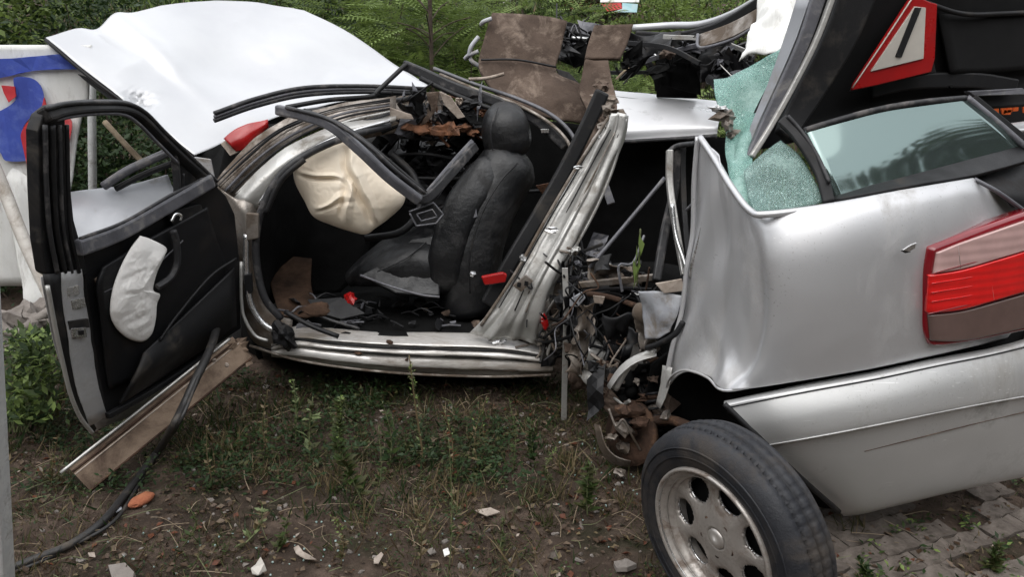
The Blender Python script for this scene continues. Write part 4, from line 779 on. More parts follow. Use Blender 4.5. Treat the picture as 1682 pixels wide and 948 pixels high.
sheet('shattered_glass', [[(1172, 128, 2.62), (1205, 126, 2.6), (1252, 98, 2.6), (1310, 60, 2.6)], [(1176, 165, 2.56), (1215, 160, 2.54), (1255, 140, 2.54), (1300, 105, 2.55)], [(1190, 205, 2.48), (1212, 205, 2.46), (1240, 190, 2.46), (1270, 172, 2.48)],
                         [(1192, 250, 2.40), (1208, 255, 2.38), (1220, 250, 2.37), (1240, 235, 2.40)], [(1204, 300, 2.28), (1216, 300, 2.26), (1226, 292, 2.26), (1238, 280, 2.28)], [(1226, 340, 2.17), (1236, 342, 2.16), (1246, 338, 2.16), (1260, 330, 2.18)]],
      M['shatter'], rear, 60, 40, .005, amp=.05, sc=9, seed=40, fn=lambda u, v: .02 * math.sin(v * 9 + u * 3) * (1 - u))
for x, y, s in ((1188, 190, .03), (1196, 205, .026), (1180, 178, .02), (1206, 222, .022)):
    lump('chrome_fragment', (x, y, 2.45), s, x, M[random.choice(('bright', 'dull'))], rear, 2, (1.2, .6, .6), .7)
# white curtain airbag over the glass
sheet('curtain_airbag', [[(1246, -20, 2.95), (1300, -24, 2.9), (1348, -20, 2.85)], [(1240, 20, 2.9), (1290, 18, 2.84), (1330, 22, 2.8)], [(1232, 60, 2.84), (1275, 62, 2.78), (1315, 50, 2.74)], [(1226, 110, 2.78), (1262, 100, 2.72), (1298, 80, 2.7)]],
      M['banner'], rear, 44, 40, .004, amp=.16, sc=9, seed=44)
# tailgate
sheet('tailgate', [[(1372, -60, 2.50), (1500, -60, 2.60), (1640, -60, 2.75), (1800, -60, 2.95)], [(1338, 20, 2.52), (1500, 20, 2.66), (1640, 20, 2.8), (1800, 20, 3.0)], [(1290, 110, 2.50), (1440, 110, 2.68), (1620, 100, 2.82), (1800, 90, 3.0)],
                   [(1250, 190, 2.46), (1330, 190, 2.6), (1480, 170, 2.74), (1800, 150, 2.95)], [(1228, 250, 2.42), (1320, 230, 2.58), (1470, 188, 2.72), (1800, 165, 2.94)]], M['gate'], rear, 30, 40, .03, amp=.008, sc=4, off=-1)
tgate = bpy.data.objects['tailgate']
sheet('gate_edge', [[(1318, -30, 2.47), (1290, 60, 2.46), (1262, 140, 2.44), (1236, 205, 2.42), (1217, 266, 2.38)], [(1340, -30, 2.45), (1310, 60, 2.44), (1276, 140, 2.42), (1246, 205, 2.40), (1222, 270, 2.37)]], M['cowl'], tgate, 8, 40, .012)
bar('gate_strip', [(1352, -30, 2.42), (1322, 62, 2.41), (1286, 142, 2.40), (1254, 208, 2.38), (1226, 266, 2.35)], .040, .02, M['greybar'], tgate, n=30, bev=.004, scale=lambda s: (1 - .45 * s, 1))
bar('gate_strip', [(1376, -30, 2.41), (1342, 62, 2.40), (1302, 142, 2.39), (1265, 208, 2.37), (1234, 258, 2.34)], .016, .02, M['bent'], tgate, n=30, bev=.004)
bar('gate_inner_trim', [(1420, -40, 2.44), (1380, 60, 2.44), (1336, 140, 2.44), (1300, 200, 2.42), (1288, 225, 2.38)], .10, .03, M['black'], tgate, n=30, bev=.015, scale=lambda s: (1.1 - .5 * s, 1))
sheet('lining_panel', [[(1540, 22, 2.70), (1620, 24, 2.76), (1760, 18, 2.9)], [(1560, 120, 2.72), (1640, 118, 2.80), (1760, 104, 2.92)]], M['gate'], tgate, 10, 10, .012)
tube('panel_seam', [(1516, 2, 2.66), (1580, 22, 2.70), (1650, 22, 2.77), (1760, 16, 2.88)], .008, M['black'], tgate)
bar('lower_ledge', [(1430, 148, 2.66), (1500, 134, 2.70), (1600, 132, 2.76), (1668, 142, 2.82)], .05, .02, M['black'], tgate, n=20, bev=.006)
lump('lining_clip', (1562, 142, 2.68), .008, 3, M['dark'], tgate, 1)
plate('number_plate_recess', [(1590, 149, 2.62), (1680, 144, 2.70), (1690, 154, 2.70), (1600, 157, 2.63)], .02, M['greybar'], tgate, .003)
bar('gate_side_trim', [(1598, 160, 2.44), (1644, 198, 2.41), (1694, 238, 2.38)], .02, .02, M['black'], rear)
sheet('corner_trim', [[(1604, 290, 2.28), (1650, 268, 2.36), (1720, 240, 2.44)], [(1640, 316, 2.22), (1680, 318, 2.26), (1720, 330, 2.34)], [(1664, 340, 2.22), (1690, 352, 2.25), (1720, 366, 2.32)]], M['trim'], rear, 12, 12, .008)
tube('corner_seal', [(1600, 294, 2.2), (1640, 316, 2.18), (1690, 352, 2.21)], .006, M['greybar'], rear)
sheet('rear_shelf', [[(1648, 206, 2.85), (1720, 196, 2.9)], [(1662, 216, 2.7), (1720, 212, 2.8)]], M['bonnet'], rear, 4, 4, .01)

# wheel leaning outwards under the bumper
def wheel():
    Vr, Vu, Vb = Vector((1, 0, 0)), Vector((0, sp, cp)), Vector((0, -cp, sp))
    ctr = P(1168, 890, 1.70); Vb = (Vector((0, 0, H)) - ctr).normalized(); Vr = (Vr - Vb * Vr.dot(Vb)).normalized(); Vu = Vb.cross(Vr)
    nrm = (Vr * -.735 + Vu * -.385 + Vb * .556).normalized()
    e1 = nrm.cross(Vector((0, 0, 1))).normalized(); e2 = nrm.cross(e1).normalized()
    def W3(a, r, d): return ctr + (e1 * math.cos(a) + e2 * math.sin(a)) * r + nrm * d
    root = bpy.data.objects.new('wheel', None); C.objects.link(root); root.parent = rear
    def lathe(name, prof, mt, seg=96, fn=None, par=root, close=True, skip=None):
        vs = []; fs = []; m = len(prof)
        for i in range(seg):
            a = 2 * math.pi * i / seg
            for j, (r, d) in enumerate(prof):
                rr, dd = fn(a, j, r, d) if fn else (r, d); vs.append(W3(a, rr, dd))
        for i in range(seg):
            for j in range(m if close else m - 1):
                if skip and skip(2 * math.pi * (i + .5) / seg, j): continue
                fs.append((i * m + j, ((i + 1) % seg) * m + j, ((i + 1) % seg) * m + (j + 1) % m, i * m + (j + 1) % m))
        o = mk(name, vs, fs, mt, par)
        bm = bmesh.new(); bm.from_mesh(o.data); bmesh.ops.recalc_face_normals(bm, faces=bm.faces[:]); bm.to_mesh(o.data); bm.free()
        return o
    Rt, Rr = .283, .193
    ty = [(Rr, -0.0064), (Rr + .006, .004), (Rr + .022, .010), (Rr + .05, .012), (Rt - .022, .004), (Rt - .008, -0.0077), (Rt, -0.0192),
          (Rt + .002, -0.0320), (Rt - .010, -0.0332), (Rt - .010, -0.0384), (Rt + .003, -0.0397), (Rt + .005, -0.0608), (Rt - .009, -0.0620), (Rt - .009, -0.0686), (Rt + .005, -0.0698),
          (Rt + .004, -0.0928), (Rt - .009, -0.0940), (Rt - .009, -0.1000), (Rt + .001, -0.1011), (Rt - .004, -0.1184), (Rt - .02, -0.1312), (Rr + .03, -0.1376), (Rr, -0.1280), (Rr - .004, -0.0640)]
    def tread(a, j, r, d):
        if j in (7, 10, 11, 14, 15, 18): r += .0008 * (1 if math.sin(a * 63) > -.6 else -1)
        if 4 <= j <= 19: r += .0015 * noise.noise(Vector((math.cos(a) * 3, math.sin(a) * 3, 0)))
        return r, d
    tyre = lathe('tyre', ty, M['tyre'], 504, tread)
    for r_ in (.224, .247):
        lathe('sidewall_rib', [(r_, .006), (r_ + .002, .0145), (r_ + .004, .006)], M['tyre'], 90, par=tyre)
    for k in range(120):       # shoulder blocks
        pass
    bk = Bag()
    for k in range(84):
        a0 = 2 * math.pi * k / 84; w_ = .028
        for dd, r0, r1, sl in ((-.012, Rt - .012, Rt + .002, -.030),):
            vs = [W3(a0, r0 - .002, dd), W3(a0 + w_, r0 - .002, dd), W3(a0 + w_ * 1.3, r1 + .003, dd + sl), W3(a0 + w_ * .3, r1 + .003, dd + sl),
                  W3(a0, r0 - .012, dd), W3(a0 + w_, r0 - .012, dd), W3(a0 + w_ * 1.3, r1 - .010, dd + sl), W3(a0 + w_ * .3, r1 - .010, dd + sl)]
            bk.add(vs, [(0, 1, 2, 3), (0, 4, 5, 1), (1, 5, 6, 2), (2, 6, 7, 3), (3, 7, 4, 0)])
    o = bk.build('tread_block', [M['tyre']], tyre); o['kind'] = 'stuff'
    rim = lathe('rim', [(Rr + .004, .004), (Rr + .002, .012), (Rr - .004, .013), (Rr - .008, .006), (Rr - .014, .000), (Rr - .020, -.010), (Rr - .028, -.012), (Rr - .032, -.03), (Rr - .036, -.11), (Rr - .01, -.126), (Rr, -.06)], M['rim'], 120)
    # face with five oval holes
    seg, rad = 150, 22; vs = []; fs = []
    NH = 7; hr0, hr1 = .124, .034
    def hole(a, r):
        k = round(a / (2 * math.pi / NH)) * (2 * math.pi / NH); da = a - k
        x_ = r * math.cos(da) - hr0; y_ = r * math.sin(da)
        return math.hypot(x_ / .038, y_ / .043)
    def depth(a, r):
        d = -.022 + .020 * math.exp(-((r - .0) / .06) ** 2) * 0 + .012 * (1 - min(1, r / .16)) - .016
        h = hole(a, r)
        if h < 1.8: d -= .010 * (1.8 - h) ** 1.5
        return d
    prof_r = [.028 + (.168 - .028) * k / rad for k in range(rad + 1)]
    for i in range(seg):
        a = 2 * math.pi * i / seg
        for r in prof_r: vs.append(W3(a, r, depth(a, r)))
    m_ = rad + 1
    for i in range(seg):
        for j in range(rad):
            a = 2 * math.pi * (i + .5) / seg; r = (prof_r[j] + prof_r[j + 1]) / 2
            if hole(a, r) < 1: continue
            fs.append((i * m_ + j, ((i + 1) % seg) * m_ + j, ((i + 1) % seg) * m_ + j + 1, i * m_ + j + 1))
    f = mk('rim_face', vs, fs, M['rim'], rim); mod_solid(f, .012, -1)
    lathe('brake_disc', [(.02, -.06), (.152, -.06), (.152, -.085), (.02, -.085)], M['dark'], 60, par=root)  # near-black instead of rust, painting shade behind the rim holes
    lathe('wheel_back', [(.005, -.10), (.155, -.10), (.155, -.11), (.005, -.11)], M['dark'], 40, par=root)
    for k in range(NH):
        a0 = 2 * math.pi * k / NH; pts = []
        for t_ in range(25):
            q_ = 2 * math.pi * t_ / 24; x_ = hr0 + .0385 * math.cos(q_); y_ = .0435 * math.sin(q_)
            r = math.hypot(x_, y_); a = a0 + math.atan2(y_, x_); pts.append(W3(a, r, depth(a, r) + .002))
        tube('hole_lip', pts, .0036, M['bright'], rim, n=48, sides=6)
    lathe('hub_cap', [(.0, -.010), (.018, -.011), (.026, -.014), (.029, -.024), (.0, -.03)], M['rim'], 40, par=rim)
    for k in range(5):
        a = 2 * math.pi * (k + .3) / 5
        lathe_c = W3(a, .052, -.018)
        vs, fs = sweep_geo([lathe_c + nrm * .000, lathe_c - nrm * .006, lathe_c - nrm * .018], circ(.0075, 8), 2, True); mk('wheel_bolt', vs, fs, M['rust'], rim)
        c2 = W3(a, .052, -.0085)
    for k in range(2):
        r_ = Rr - .010 - k * .016
        lathe('rim_ridge', [(r_, .004 - k * .012), (r_ + .002, .008 - k * .012), (r_ + .004, .004 - k * .012)], M['bright'] if k == 0 else M['rim'], 110, par=rim)
wheel()
# torn suspension, brake shield and ragged structure between the halves
sheet('splash_shield', [[(975, 698, 2.5), (984, 735, 2.48), (1004, 760, 2.46), (1034, 768, 2.45)], [(984, 700, 2.46), (994, 730, 2.44), (1012, 750, 2.42), (1036, 758, 2.42)]], M['dull'], rear, 8, 24, .004, amp=.01)
rr_ = random.Random(4)
for i in range(16):
    x, y = rr_.gauss(1040, 30), rr_.gauss(700, 26)
    lump('brake_casting', (x, y, 2.47 + rr_.uniform(-.05, .04)), rr_.uniform(.014, .030), i + 9, M[rr_.choice(('rust', 'rust', 'dull', 'black'))], rear, 2, (rr_.uniform(.8, 1.8), .8, rr_.uniform(.5, 1)), .35)
dcen = P(1034, 712, 2.5); dn = Vector((-.75, -.55, .25)).normalized(); d1 = dn.cross(Vector((0, 0, 1))).normalized(); d2 = dn.cross(d1)
for nm, pr_, mt in (('brake_disc', [(.03, 0), (.115, 0), (.115, -.02), (.03, -.02)], 'rust'), ('hub', [(.0, .03), (.028, .03), (.032, .0), (.045, -.002), (.045, -.02), (0, -.02)], 'rust')):
    vs, fs = [], []; m_ = len(pr_); N_ = 48
    for i in range(N_):
        a_ = 2 * math.pi * i / N_
        for (q0, q1) in pr_: vs.append(dcen + (d1 * math.cos(a_) + d2 * math.sin(a_)) * q0 + dn * q1)
    for i in range(N_):
        for j in range(m_): fs.append((i * m_ + j, ((i + 1) % N_) * m_ + j, ((i + 1) % N_) * m_ + (j + 1) % m_, i * m_ + (j + 1) % m_))
    mk(nm, vs, fs, M[mt], rear)
tube('suspension_arm', [(1040, 700, 2.5), (1100, 690, 2.42), (1170, 720, 2.2)], .017, M['rust'], rear)
tube('coil_spring', [P(1075 + 14 * math.sin(k * .8), 640 + k * 1.6, 2.52 + .04 * math.cos(k * .8)) for k in range(44)], .005, M['black'], rear, n=160, sides=6)
tube('brake_pipe', [(1000, 672, 2.44), (1012, 700, 2.42), (1024, 690, 2.41), (1040, 720, 2.42), (1052, 740, 2.44)], .004, M['dull'], rear, n=40)
tube('suspension_arm', [(1010, 640, 2.5), (1035, 600, 2.5), (1075, 575, 2.48)], .012, M['bent'], rear)
sheet('torn_bracket', [[(996, 634, 2.5), (1016, 604, 2.5), (1046, 584, 2.5), (1078, 574, 2.5)], [(1002, 640, 2.46), (1022, 612, 2.46), (1050, 592, 2.46), (1078, 584, 2.46)]], M['bent'], rear, 8, 20, .003, amp=.012, sc=16)
sheet('torn_bracket', [[(1088, 600, 2.44), (1084, 630, 2.42), (1078, 665, 2.42)], [(1104, 604, 2.4), (1098, 636, 2.38), (1086, 672, 2.38)]], M['bent'], rear, 8, 14, .003, amp=.012, sc=16)
pb = sheet('torn_box_section', [[(1050, 478, 2.52), (1082, 478, 2.48), (1122, 486, 2.44)], [(1056, 515, 2.52), (1082, 520, 2.46), (1112, 520, 2.44)], [(1062, 556, 2.5), (1082, 556, 2.46), (1098, 545, 2.44)]], M['soilplastic'], rear, 20, 20, .004, amp=.025, sc=14)
plate('torn_lip', [(1076, 466, 2.46), (1120, 458, 2.44), (1124, 478, 2.44), (1090, 482, 2.45)], .01, M['pale'], rear, .003, amp=.01)
tube('rubber_hose', [(1122, 528, 2.42), (1108, 550, 2.42), (1082, 565, 2.45), (1062, 572, 2.48)], .010, M['black'], rear)
# rear door frame standing between
bar('door_frame', [(1100, 246, 2.85), (1100, 300, 2.82), (1108, 360, 2.76), (1124, 452, 2.66)], .022, .03, M['bent'], rear, n=30, bev=.004)
bar('door_frame', [(1112, 240, 2.88), (1110, 300, 2.86), (1092, 380, 2.8), (1078, 462, 2.7)], .03, .03, M['rubber'], rear, n=30, bev=.006)
bar('door_frame', [(1122, 238, 2.88), (1122, 300, 2.84), (1126, 380, 2.74), (1134, 450, 2.64)], .018, .02, M['black'], rear, n=30)
tube('door_frame', [(1098, 250, 2.86), (1112, 240, 2.86), (1140, 236, 2.8)], .01, M['rubber'], rear)
tube('bright_strip', [(1104, 335, 2.74), (1110, 385, 2.70), (1124, 430, 2.64), (1132, 462, 2.6)], .008, M['bright'], rear, n=24)
tube('bright_strip', [(1160, 340, 2.42), (1150, 390, 2.42), (1138, 430, 2.43), (1134, 455, 2.44)], .006, M['bright'], rear, n=20)
tube('strut', [(1128, 345, 2.6), (1150, 322, 2.56)], .006, M['greybar'], rear)
# mangled mass
mangle('torn_scrap', 60, 925, 1080, 430, 620, 2.7, 3.15, ['black', 'dull', 'rust', 'bent', 'mat_brown', 'dark', 'greybar'], [12, 1.6, 1.8, .4, .8, 8, 1.4], rear, 1, (.008, .03))
mangle('torn_scrap', 60, 960, 1095, 590, 700, 2.5, 2.7, ['black', 'rust', 'dull', 'bent', 'mat_brown'], [5, 3, 2, 1, 2], rear, 2, (.01, .03))
mangle('torn_scrap', 50, 915, 1000, 400, 480, 2.95, 3.2, ['black', 'dull', 'bent', 'greybar'], [4, 2, 1, 2], rear, 3, (.01, .025))
tube('rusty_tube', [(962, 482, 2.8), (1000, 488, 2.78), (1050, 504, 2.72)], .011, M['rust'], rear)
bar('cross_tube', [(950, 468, 2.85), (1010, 462, 2.82), (1075, 455, 2.78)], .022, .02, M['dull'], rear, n=20)
bar('cross_tube', [(955, 478, 2.84), (1020, 474, 2.8), (1070, 476, 2.76)], .012, .012, M['black'], rear, n=20)
plate('white_flake', [(936, 492, 2.75), (956, 480, 2.75), (962, 490, 2.75), (950, 504, 2.75), (936, 504, 2.75)], .008, M['soilplastic'], rear, .002)
plate('pale_flake', [(974, 486, 2.74), (994, 488, 2.74), (990, 500, 2.74), (976, 498, 2.74)], .008, M['pale'], rear, .002)
rr_ = random.Random(12)
# larger ripped pieces, hanging and folded over one another
big = [(( 940, 470), (1000, 462), (930, 560), (985, 575), 2.86, 'black'), ((985, 480), (1050, 490), (975, 560), (1040, 580), 2.80, 'dark'), ((945, 500), (975, 498), (935, 610), (962, 622), 2.76, 'dull'),
       ((1000, 520), (1035, 515), (990, 600), (1040, 610), 2.72, 'black'), ((1030, 540), (1075, 548), (1020, 620), (1060, 640), 2.66, 'black'), ((960, 430), (1040, 440), (968, 475), (1048, 478), 2.92, 'dull'),
       ((930, 560), (1000, 570), (940, 640), (1000, 650), 2.84, 'mat_brown'), ((970, 560), (1020, 552), (962, 640), (1004, 660), 2.74, 'bent'), ((915, 480), (945, 470), (918, 560), (940, 590), 2.92, 'black'),
       ((1045, 500), (1068, 498), (1050, 590), (1070, 600), 2.6, 'dull'), ((1010, 590), (1070, 600), (1000, 680), (1050, 690), 2.62, 'dark'), ((1000, 445), (1050, 430), (1004, 500), (1062, 470), 2.96, 'black')]
for i, (p0_, p1_, p2_, p3_, Y_, mt) in enumerate(big):
    def bq(u, v):
        x = (p0_[0] * (1 - u) + p1_[0] * u) * (1 - v) + (p2_[0] * (1 - u) + p3_[0] * u) * v; y = (p0_[1] * (1 - u) + p1_[1] * u) * (1 - v) + (p2_[1] * (1 - u) + p3_[1] * u) * v
        return (x + rr_.uniform(-5, 5), y + rr_.uniform(-5, 5), Y_ + rr_.uniform(-.05, .05))
    sheet('ripped_panel', [[bq(u, v) for u in (0, .35, .7, 1)] for v in (0, .25, .5, .75, 1)], M[mt], rear, 26, 26, .004, amp=.09, sc=10, seed=i * 3)
for i in range(14):
    x, y = rr_.uniform(930, 1070), rr_.uniform(430, 520); pts_ = [(x, y, 2.75)]
    for k in range(4): x += rr_.uniform(-34, 34); y += rr_.uniform(8, 46); pts_.append((x, y, 2.72 + rr_.uniform(-.06, .06)))
    tube('hanging_wire', pts_, rr_.uniform(.002, .004), M[rr_.choice(('black', 'black', 'greybar', 'rust'))], rear, n=30, sides=6)
sheet('deep_shade_backdrop', [[(930, 440, 3.3), (1060, 430, 3.2), (1130, 440, 3.0)], [(930, 560, 3.25), (1060, 560, 3.1), (1120, 560, 2.8)], [(950, 660, 3.2), (1040, 670, 3.0), (1100, 680, 2.7)]], M['dark'], rear, 12, 12, .02, amp=.06)  # near-black sheet standing in for deep shadow behind the tear

# ---------------------------------------------------------------- warning triangle clipped in the tailgate
tri = thing('warning_triangle', 'red and white warning triangle folded inside the raised tailgate', 'warning triangle', P(1480, 80, 2.6))
A, B_, Cc = (1400, 148), (1508, -14), (1536, 118)
def ty_(p): return 2.56 + (p[0] - 1400) / 140 * .07
def inset(f, d=0):
    cx, cy = (A[0] + B_[0] + Cc[0]) / 3, (A[1] + B_[1] + Cc[1]) / 3
    return [(cx + (p[0] - cx) * f, cy + (p[1] - cy) * f, ty_((cx + (p[0] - cx) * f, 0)) + d) for p in (A, B_, Cc)]
plate('backing', inset(1.04, .006), .012, M['black'], tri, .003)
plate('red_border', [(1400, 148, ty_((1400, 0)) - .004), (1403, 138, ty_((1403, 0)) - .004), (1500, -10, ty_((1500, 0)) - .004), (1526, 2, ty_((1526, 0)) - .004), (1540, 6, ty_((1540, 0)) - .004), (1536, 96, ty_((1536, 0)) - .004), (1530, 118, ty_((1530, 0)) - .004), (1440, 140, ty_((1440, 0)) - .004)], .012, M['red'], tri, .003)
plate('white_centre', [(1431, 117, ty_((1431, 0)) - .010), (1503, 10, ty_((1503, 0)) - .010), (1521, 12, ty_((1521, 0)) - .010), (1517, 96, ty_((1517, 0)) - .010)], .006, M['whitep'], tri, .001)
plate('black_arm', [(1472, 92, ty_((1472, 0)) - .016), (1504, 12, ty_((1504, 0)) - .016), (1514, 12, ty_((1514, 0)) - .016), (1481, 94, ty_((1481, 0)) - .016)], .008, M['black'], tri, .001)
tube('edge_highlight', [(1400, 144, ty_((1400, 0)) - .010), (1450, 70, ty_((1450, 0)) - .012), (1500, -6, ty_((1500, 0)) - .012)], .0025, M['whitep'], tri, sides=5)

# ---------------------------------------------------------------- peeled roof of the car, lying behind
roof = thing('torn_car_roof', 'torn dark car roof frame with a white edge rail and grey window, behind the brown felt', 'car roof', P(1080, 100, 4.6))
tube('white_rail', [(1040, 46, 4.7), (1100, 42, 4.6), (1150, 40, 4.45), (1200, 24, 4.2), (1260, -10, 3.9)], .020, M['bonnet'], roof, n=30)
bar('black_rail', [(1045, 58, 4.65), (1110, 60, 4.5), (1170, 48, 4.3), (1215, 26, 4.1), (1275, -14, 3.8)], .05, .04, M['black'], roof, n=30, bev=.01)
bar('black_rail', [(930, 45, 4.6), (960, 50, 4.6), (978, 48, 4.6)], .06, .04, M['black'], roof)
sheet('grey_window', [[(1146, 58, 4.1), (1200, 38, 3.95), (1252, 10, 3.8)], [(1150, 78, 4.0), (1200, 62, 3.9), (1236, 44, 3.8)]], M['dull'], roof, 10, 14, .008)
tube('window_edge', [(1146, 56, 4.08), (1150, 78, 3.99), (1200, 66, 3.88), (1240, 44, 3.78)], .008, M['greybar'], roof, n=20)
sheet('roof_lining', [[(1020, 62, 4.7), (1090, 64, 4.6), (1150, 80, 4.4), (1230, 90, 4.2)], [(1016, 88, 4.6), (1090, 100, 4.5), (1150, 110, 4.35), (1230, 130, 4.1)]], M['black'], roof, 14, 20, .02, amp=.08, sc=6)
plate('dark_upright', [(1076, 92, 4.5), (1144, 96, 4.45), (1145, 162, 4.45), (1078, 160, 4.5)], .04, M['dark'], roof, .006)
plate('dark_upright', [(1170, 78, 4.2), (1226, 78, 4.2), (1232, 165, 4.1), (1174, 140, 4.2)], .04, M['dark'], roof, .006, amp=.02)
bar('dark_crossbar', [(990, 119, 4.6), (1030, 119, 4.6), (1080, 118, 4.55)], .02, .02, M['black'], roof)
tube('bright_scrap', [(1074, 91, 4.35), (1100, 93, 4.35), (1124, 96, 4.35)], .010, M['bright'], roof)
tube('bright_scrap', [(938, 62, 4.4), (970, 64, 4.4)], .010, M['bright'], roof); tube('bright_scrap', [(940, 72, 4.4), (972, 72, 4.4)], .007, M['greybar'], roof)
plate('dark_patch', [(930, 42, 4.5), (985, 46, 4.5), (960, 92, 4.45), (934, 105, 4.45), (914, 96, 4.45)], .02, M['black'], roof, .004, amp=.02)
for i, (x0_, x1_, y0_, y1_, Y_, mt) in enumerate(((1030, 1120, 54, 92, 4.45, 'black'), (1100, 1190, 56, 100, 4.3, 'dark'), (1150, 1232, 78, 132, 4.1, 'black'), (1078, 1150, 84, 150, 4.35, 'dark'), (1180, 1236, 100, 168, 4.0, 'dark'), (1120, 1200, 70, 90, 4.15, 'greybar'), (930, 985, 50, 104, 4.4, 'dark'))):
    sheet('twisted_panel', [[(x0_ + (x1_ - x0_) * u, y0_ + (y1_ - y0_) * v + 4 * math.sin(u * 5 + i), Y_ + .05 * math.sin(u * 4 + v * 3 + i)) for u in (0, .3, .6, 1)] for v in (0, .4, .7, 1)], M[mt], roof, 24, 16, .006, amp=.10, sc=7, seed=50 + i)
mangle('torn_lining', 50, 1020, 1230, 66, 120, 4.1, 4.5, ['black', 'greybar', 'dark', 'bent', 'mat_brown'], [6, .8, 8, .3, 1], roof, 6, (.02, .05))
mangle('torn_lining', 26, 918, 980, 45, 100, 4.3, 4.5, ['black', 'greybar', 'dark'], [6, 1, 4], roof, 7, (.02, .05))
mangle('torn_lining', 40, 1170, 1225, 80, 150, 3.9, 4.1, ['black', 'greybar', 'bent'], [6, 2, .8], roof, 8, (.02, .04))
for k_, (pa, pb) in enumerate((((1030, 70), (1150, 104)), ((1060, 100), (1200, 70)), ((1130, 60), (1240, 120)), ((1160, 110), (1246, 66)), ((1090, 60), (1236, 88)), ((1176, 60), (1230, 150)))):
    bar('bent_rail', [(pa[0], pa[1], 4.25), ((pa[0] + pb[0]) / 2 + 6, (pa[1] + pb[1]) / 2 - 9, 4.1), (pb[0], pb[1], 3.95)], .022, .018, M[('black', 'greybar', 'black', 'rubber', 'bent', 'black')[k_]], roof, n=16)
tube('roof_branch', [(1012, 130, 4.3), (1024, 118, 4.3), (1034, 112, 4.3)], .006, M['wood'], roof)

# orange capitals on a dark panel seen under the tailgate corner
sg_ = thing('lettered_panel', 'dark panel with bright orange capital letters, showing under the tailgate corner', 'sign', P(1660, 180, 3.3))
plate('panel', [(1596, 150, 3.3), (1780, 120, 3.45), (1790, 240, 3.45), (1604, 220, 3.3)], .02, M['black'], sg_, .003)
def letter(strokes):
    b = Bag()
    for (a, c_) in strokes:
        vs, fs = sweep_geo([P(a[0], a[1], 3.27), P(c_[0], c_[1], 3.27)], rect(.018, .008), 1, True, Vector((0, -1, 0))); b.add(vs, fs)
    return b.build('letter', [M['orange']], sg_)
letter([((1624, 186), (1626, 158)), ((1636, 186), (1636, 160)), ((1624, 161), (1638, 161)), ((1626, 175), (1636, 175))])
letter([((1646, 172), (1650, 186)), ((1658, 184), (1658, 162)), ((1648, 184), (1660, 184))])
letter([((1668, 182), (1670, 154)), ((1668, 156), (1694, 158)), ((1682, 158), (1684, 184)), ((1670, 170), (1692, 170))])

# ---------------------------------------------------------------- things round the wreck
random.seed(9)
# painted banner board on the left
t = thing('painted_board', 'weathered white board painted with blue arc and red and blue swirl', 'board', P(60, 480, 3.6))
def by(x, y): return 3.55 + .0006 * x
def bp_(pts, off=0): return [(x, y, by(x, y) + off) for x, y in pts]
def wav(x, y): return .004 * math.sin(x * .11 + y * .013)
bs = sheet('board_panel', [[(-90 + (xr + 90) * f, y, by(-90 + (xr + 90) * f, 0) + wav(-90 + (xr + 90) * f, y)) for f in (0, .25, .5, .75, 1)] for y, xr in ((74, 150), (110, 146), (165, 145), (190, 134), (230, 126), (300, 118), (400, 92), (470, 70))], M['banner'], t, 40, 30, .02, off=-1, lin=(True, True))
def smooth_out(pts, k=4):
    v = [Vector((a, b_, 0)) for a, b_ in pts]; n_ = len(v); out = []
    for i in range(n_):
        for j in range(k):
            q_ = cr(v[i - 1], v[i], v[(i + 1) % n_], v[(i + 2) % n_], j / k); out.append((q_.x, q_.y))
    return out
def strokep(name, pts, mt, off=-.012): return plate(name, [(x, y, by(x, y) + wav(x, y) + off - .012) for x, y in (smooth_out(pts) if len(pts) > 6 else pts)], .006, M[mt], t, 0)
strokep('blue_arc', [(-90, 100), (0, 97), (60, 92), (110, 90), (136, 112), (90, 113), (40, 118), (0, 128), (-90, 140)], 'blue')
strokep('blue_swirl', [(22, 128), (50, 128), (66, 140), (72, 160), (68, 176), (52, 190), (40, 205), (34, 222), (40, 240), (46, 262), (10, 264), (0, 250), (-20, 240), (-20, 190), (0, 182), (22, 168), (30, 150)], 'blue')
strokep('red_swirl', [(72, 160), (76, 172), (80, 182), (100, 190), (118, 200), (112, 240), (104, 272), (66, 298), (56, 296), (46, 280), (44, 262), (38, 240), (34, 222), (42, 204), (56, 190), (68, 176)], 'redp', -.018)
strokep('red_swirl', [(2, 140), (24, 142), (26, 158), (14, 168), (6, 152)], 'redp', -.018)
sheet('torn_skirt', [[(0, 270, 3.56), (30, 280, 3.56), (60, 300, 3.57)], [(20, 380, 3.54), (44, 390, 3.54), (66, 400, 3.55)], [(40, 480, 3.5), (60, 485, 3.5), (84, 490, 3.5)], [(48, 510, 3.5), (70, 515, 3.5), (90, 515, 3.5)]], M['banner'], t, 20, 14, .008, amp=.05, sc=9)
# posts behind
t = thing('grey_post', 'slim grey post standing beside the painted board, behind the open door', 'post', G(152, 470, 0) * 1)
x0 = P(152, 300, 4.2)
tube('shaft', [P(150, 100, 4.2), P(152, 300, 4.2), P(153, 500, 4.2)], .022, M['post'], t, lin=True)
cap_ = tube('collar', [P(150, 112, 4.2), P(150, 120, 4.2)], .028, M['post'], t, lin=True)
o = tube('leaning_stick', [(172, 200, 4.0), (205, 236, 3.95), (240, 272, 3.9)], .014, M['wood'], None); tag(o, 'dry brown stick leaning behind the open door window', 'stick')
o = tube('white_pole', [(-60, 160, 3.3), (0, 296, 3.3), (40, 396, 3.25), (84, 492, 3.2), (100, 540, 3.18)], .026, M['whitewood'], None); tag(o, 'flaking white wooden pole slanting beside the open door', 'pole')
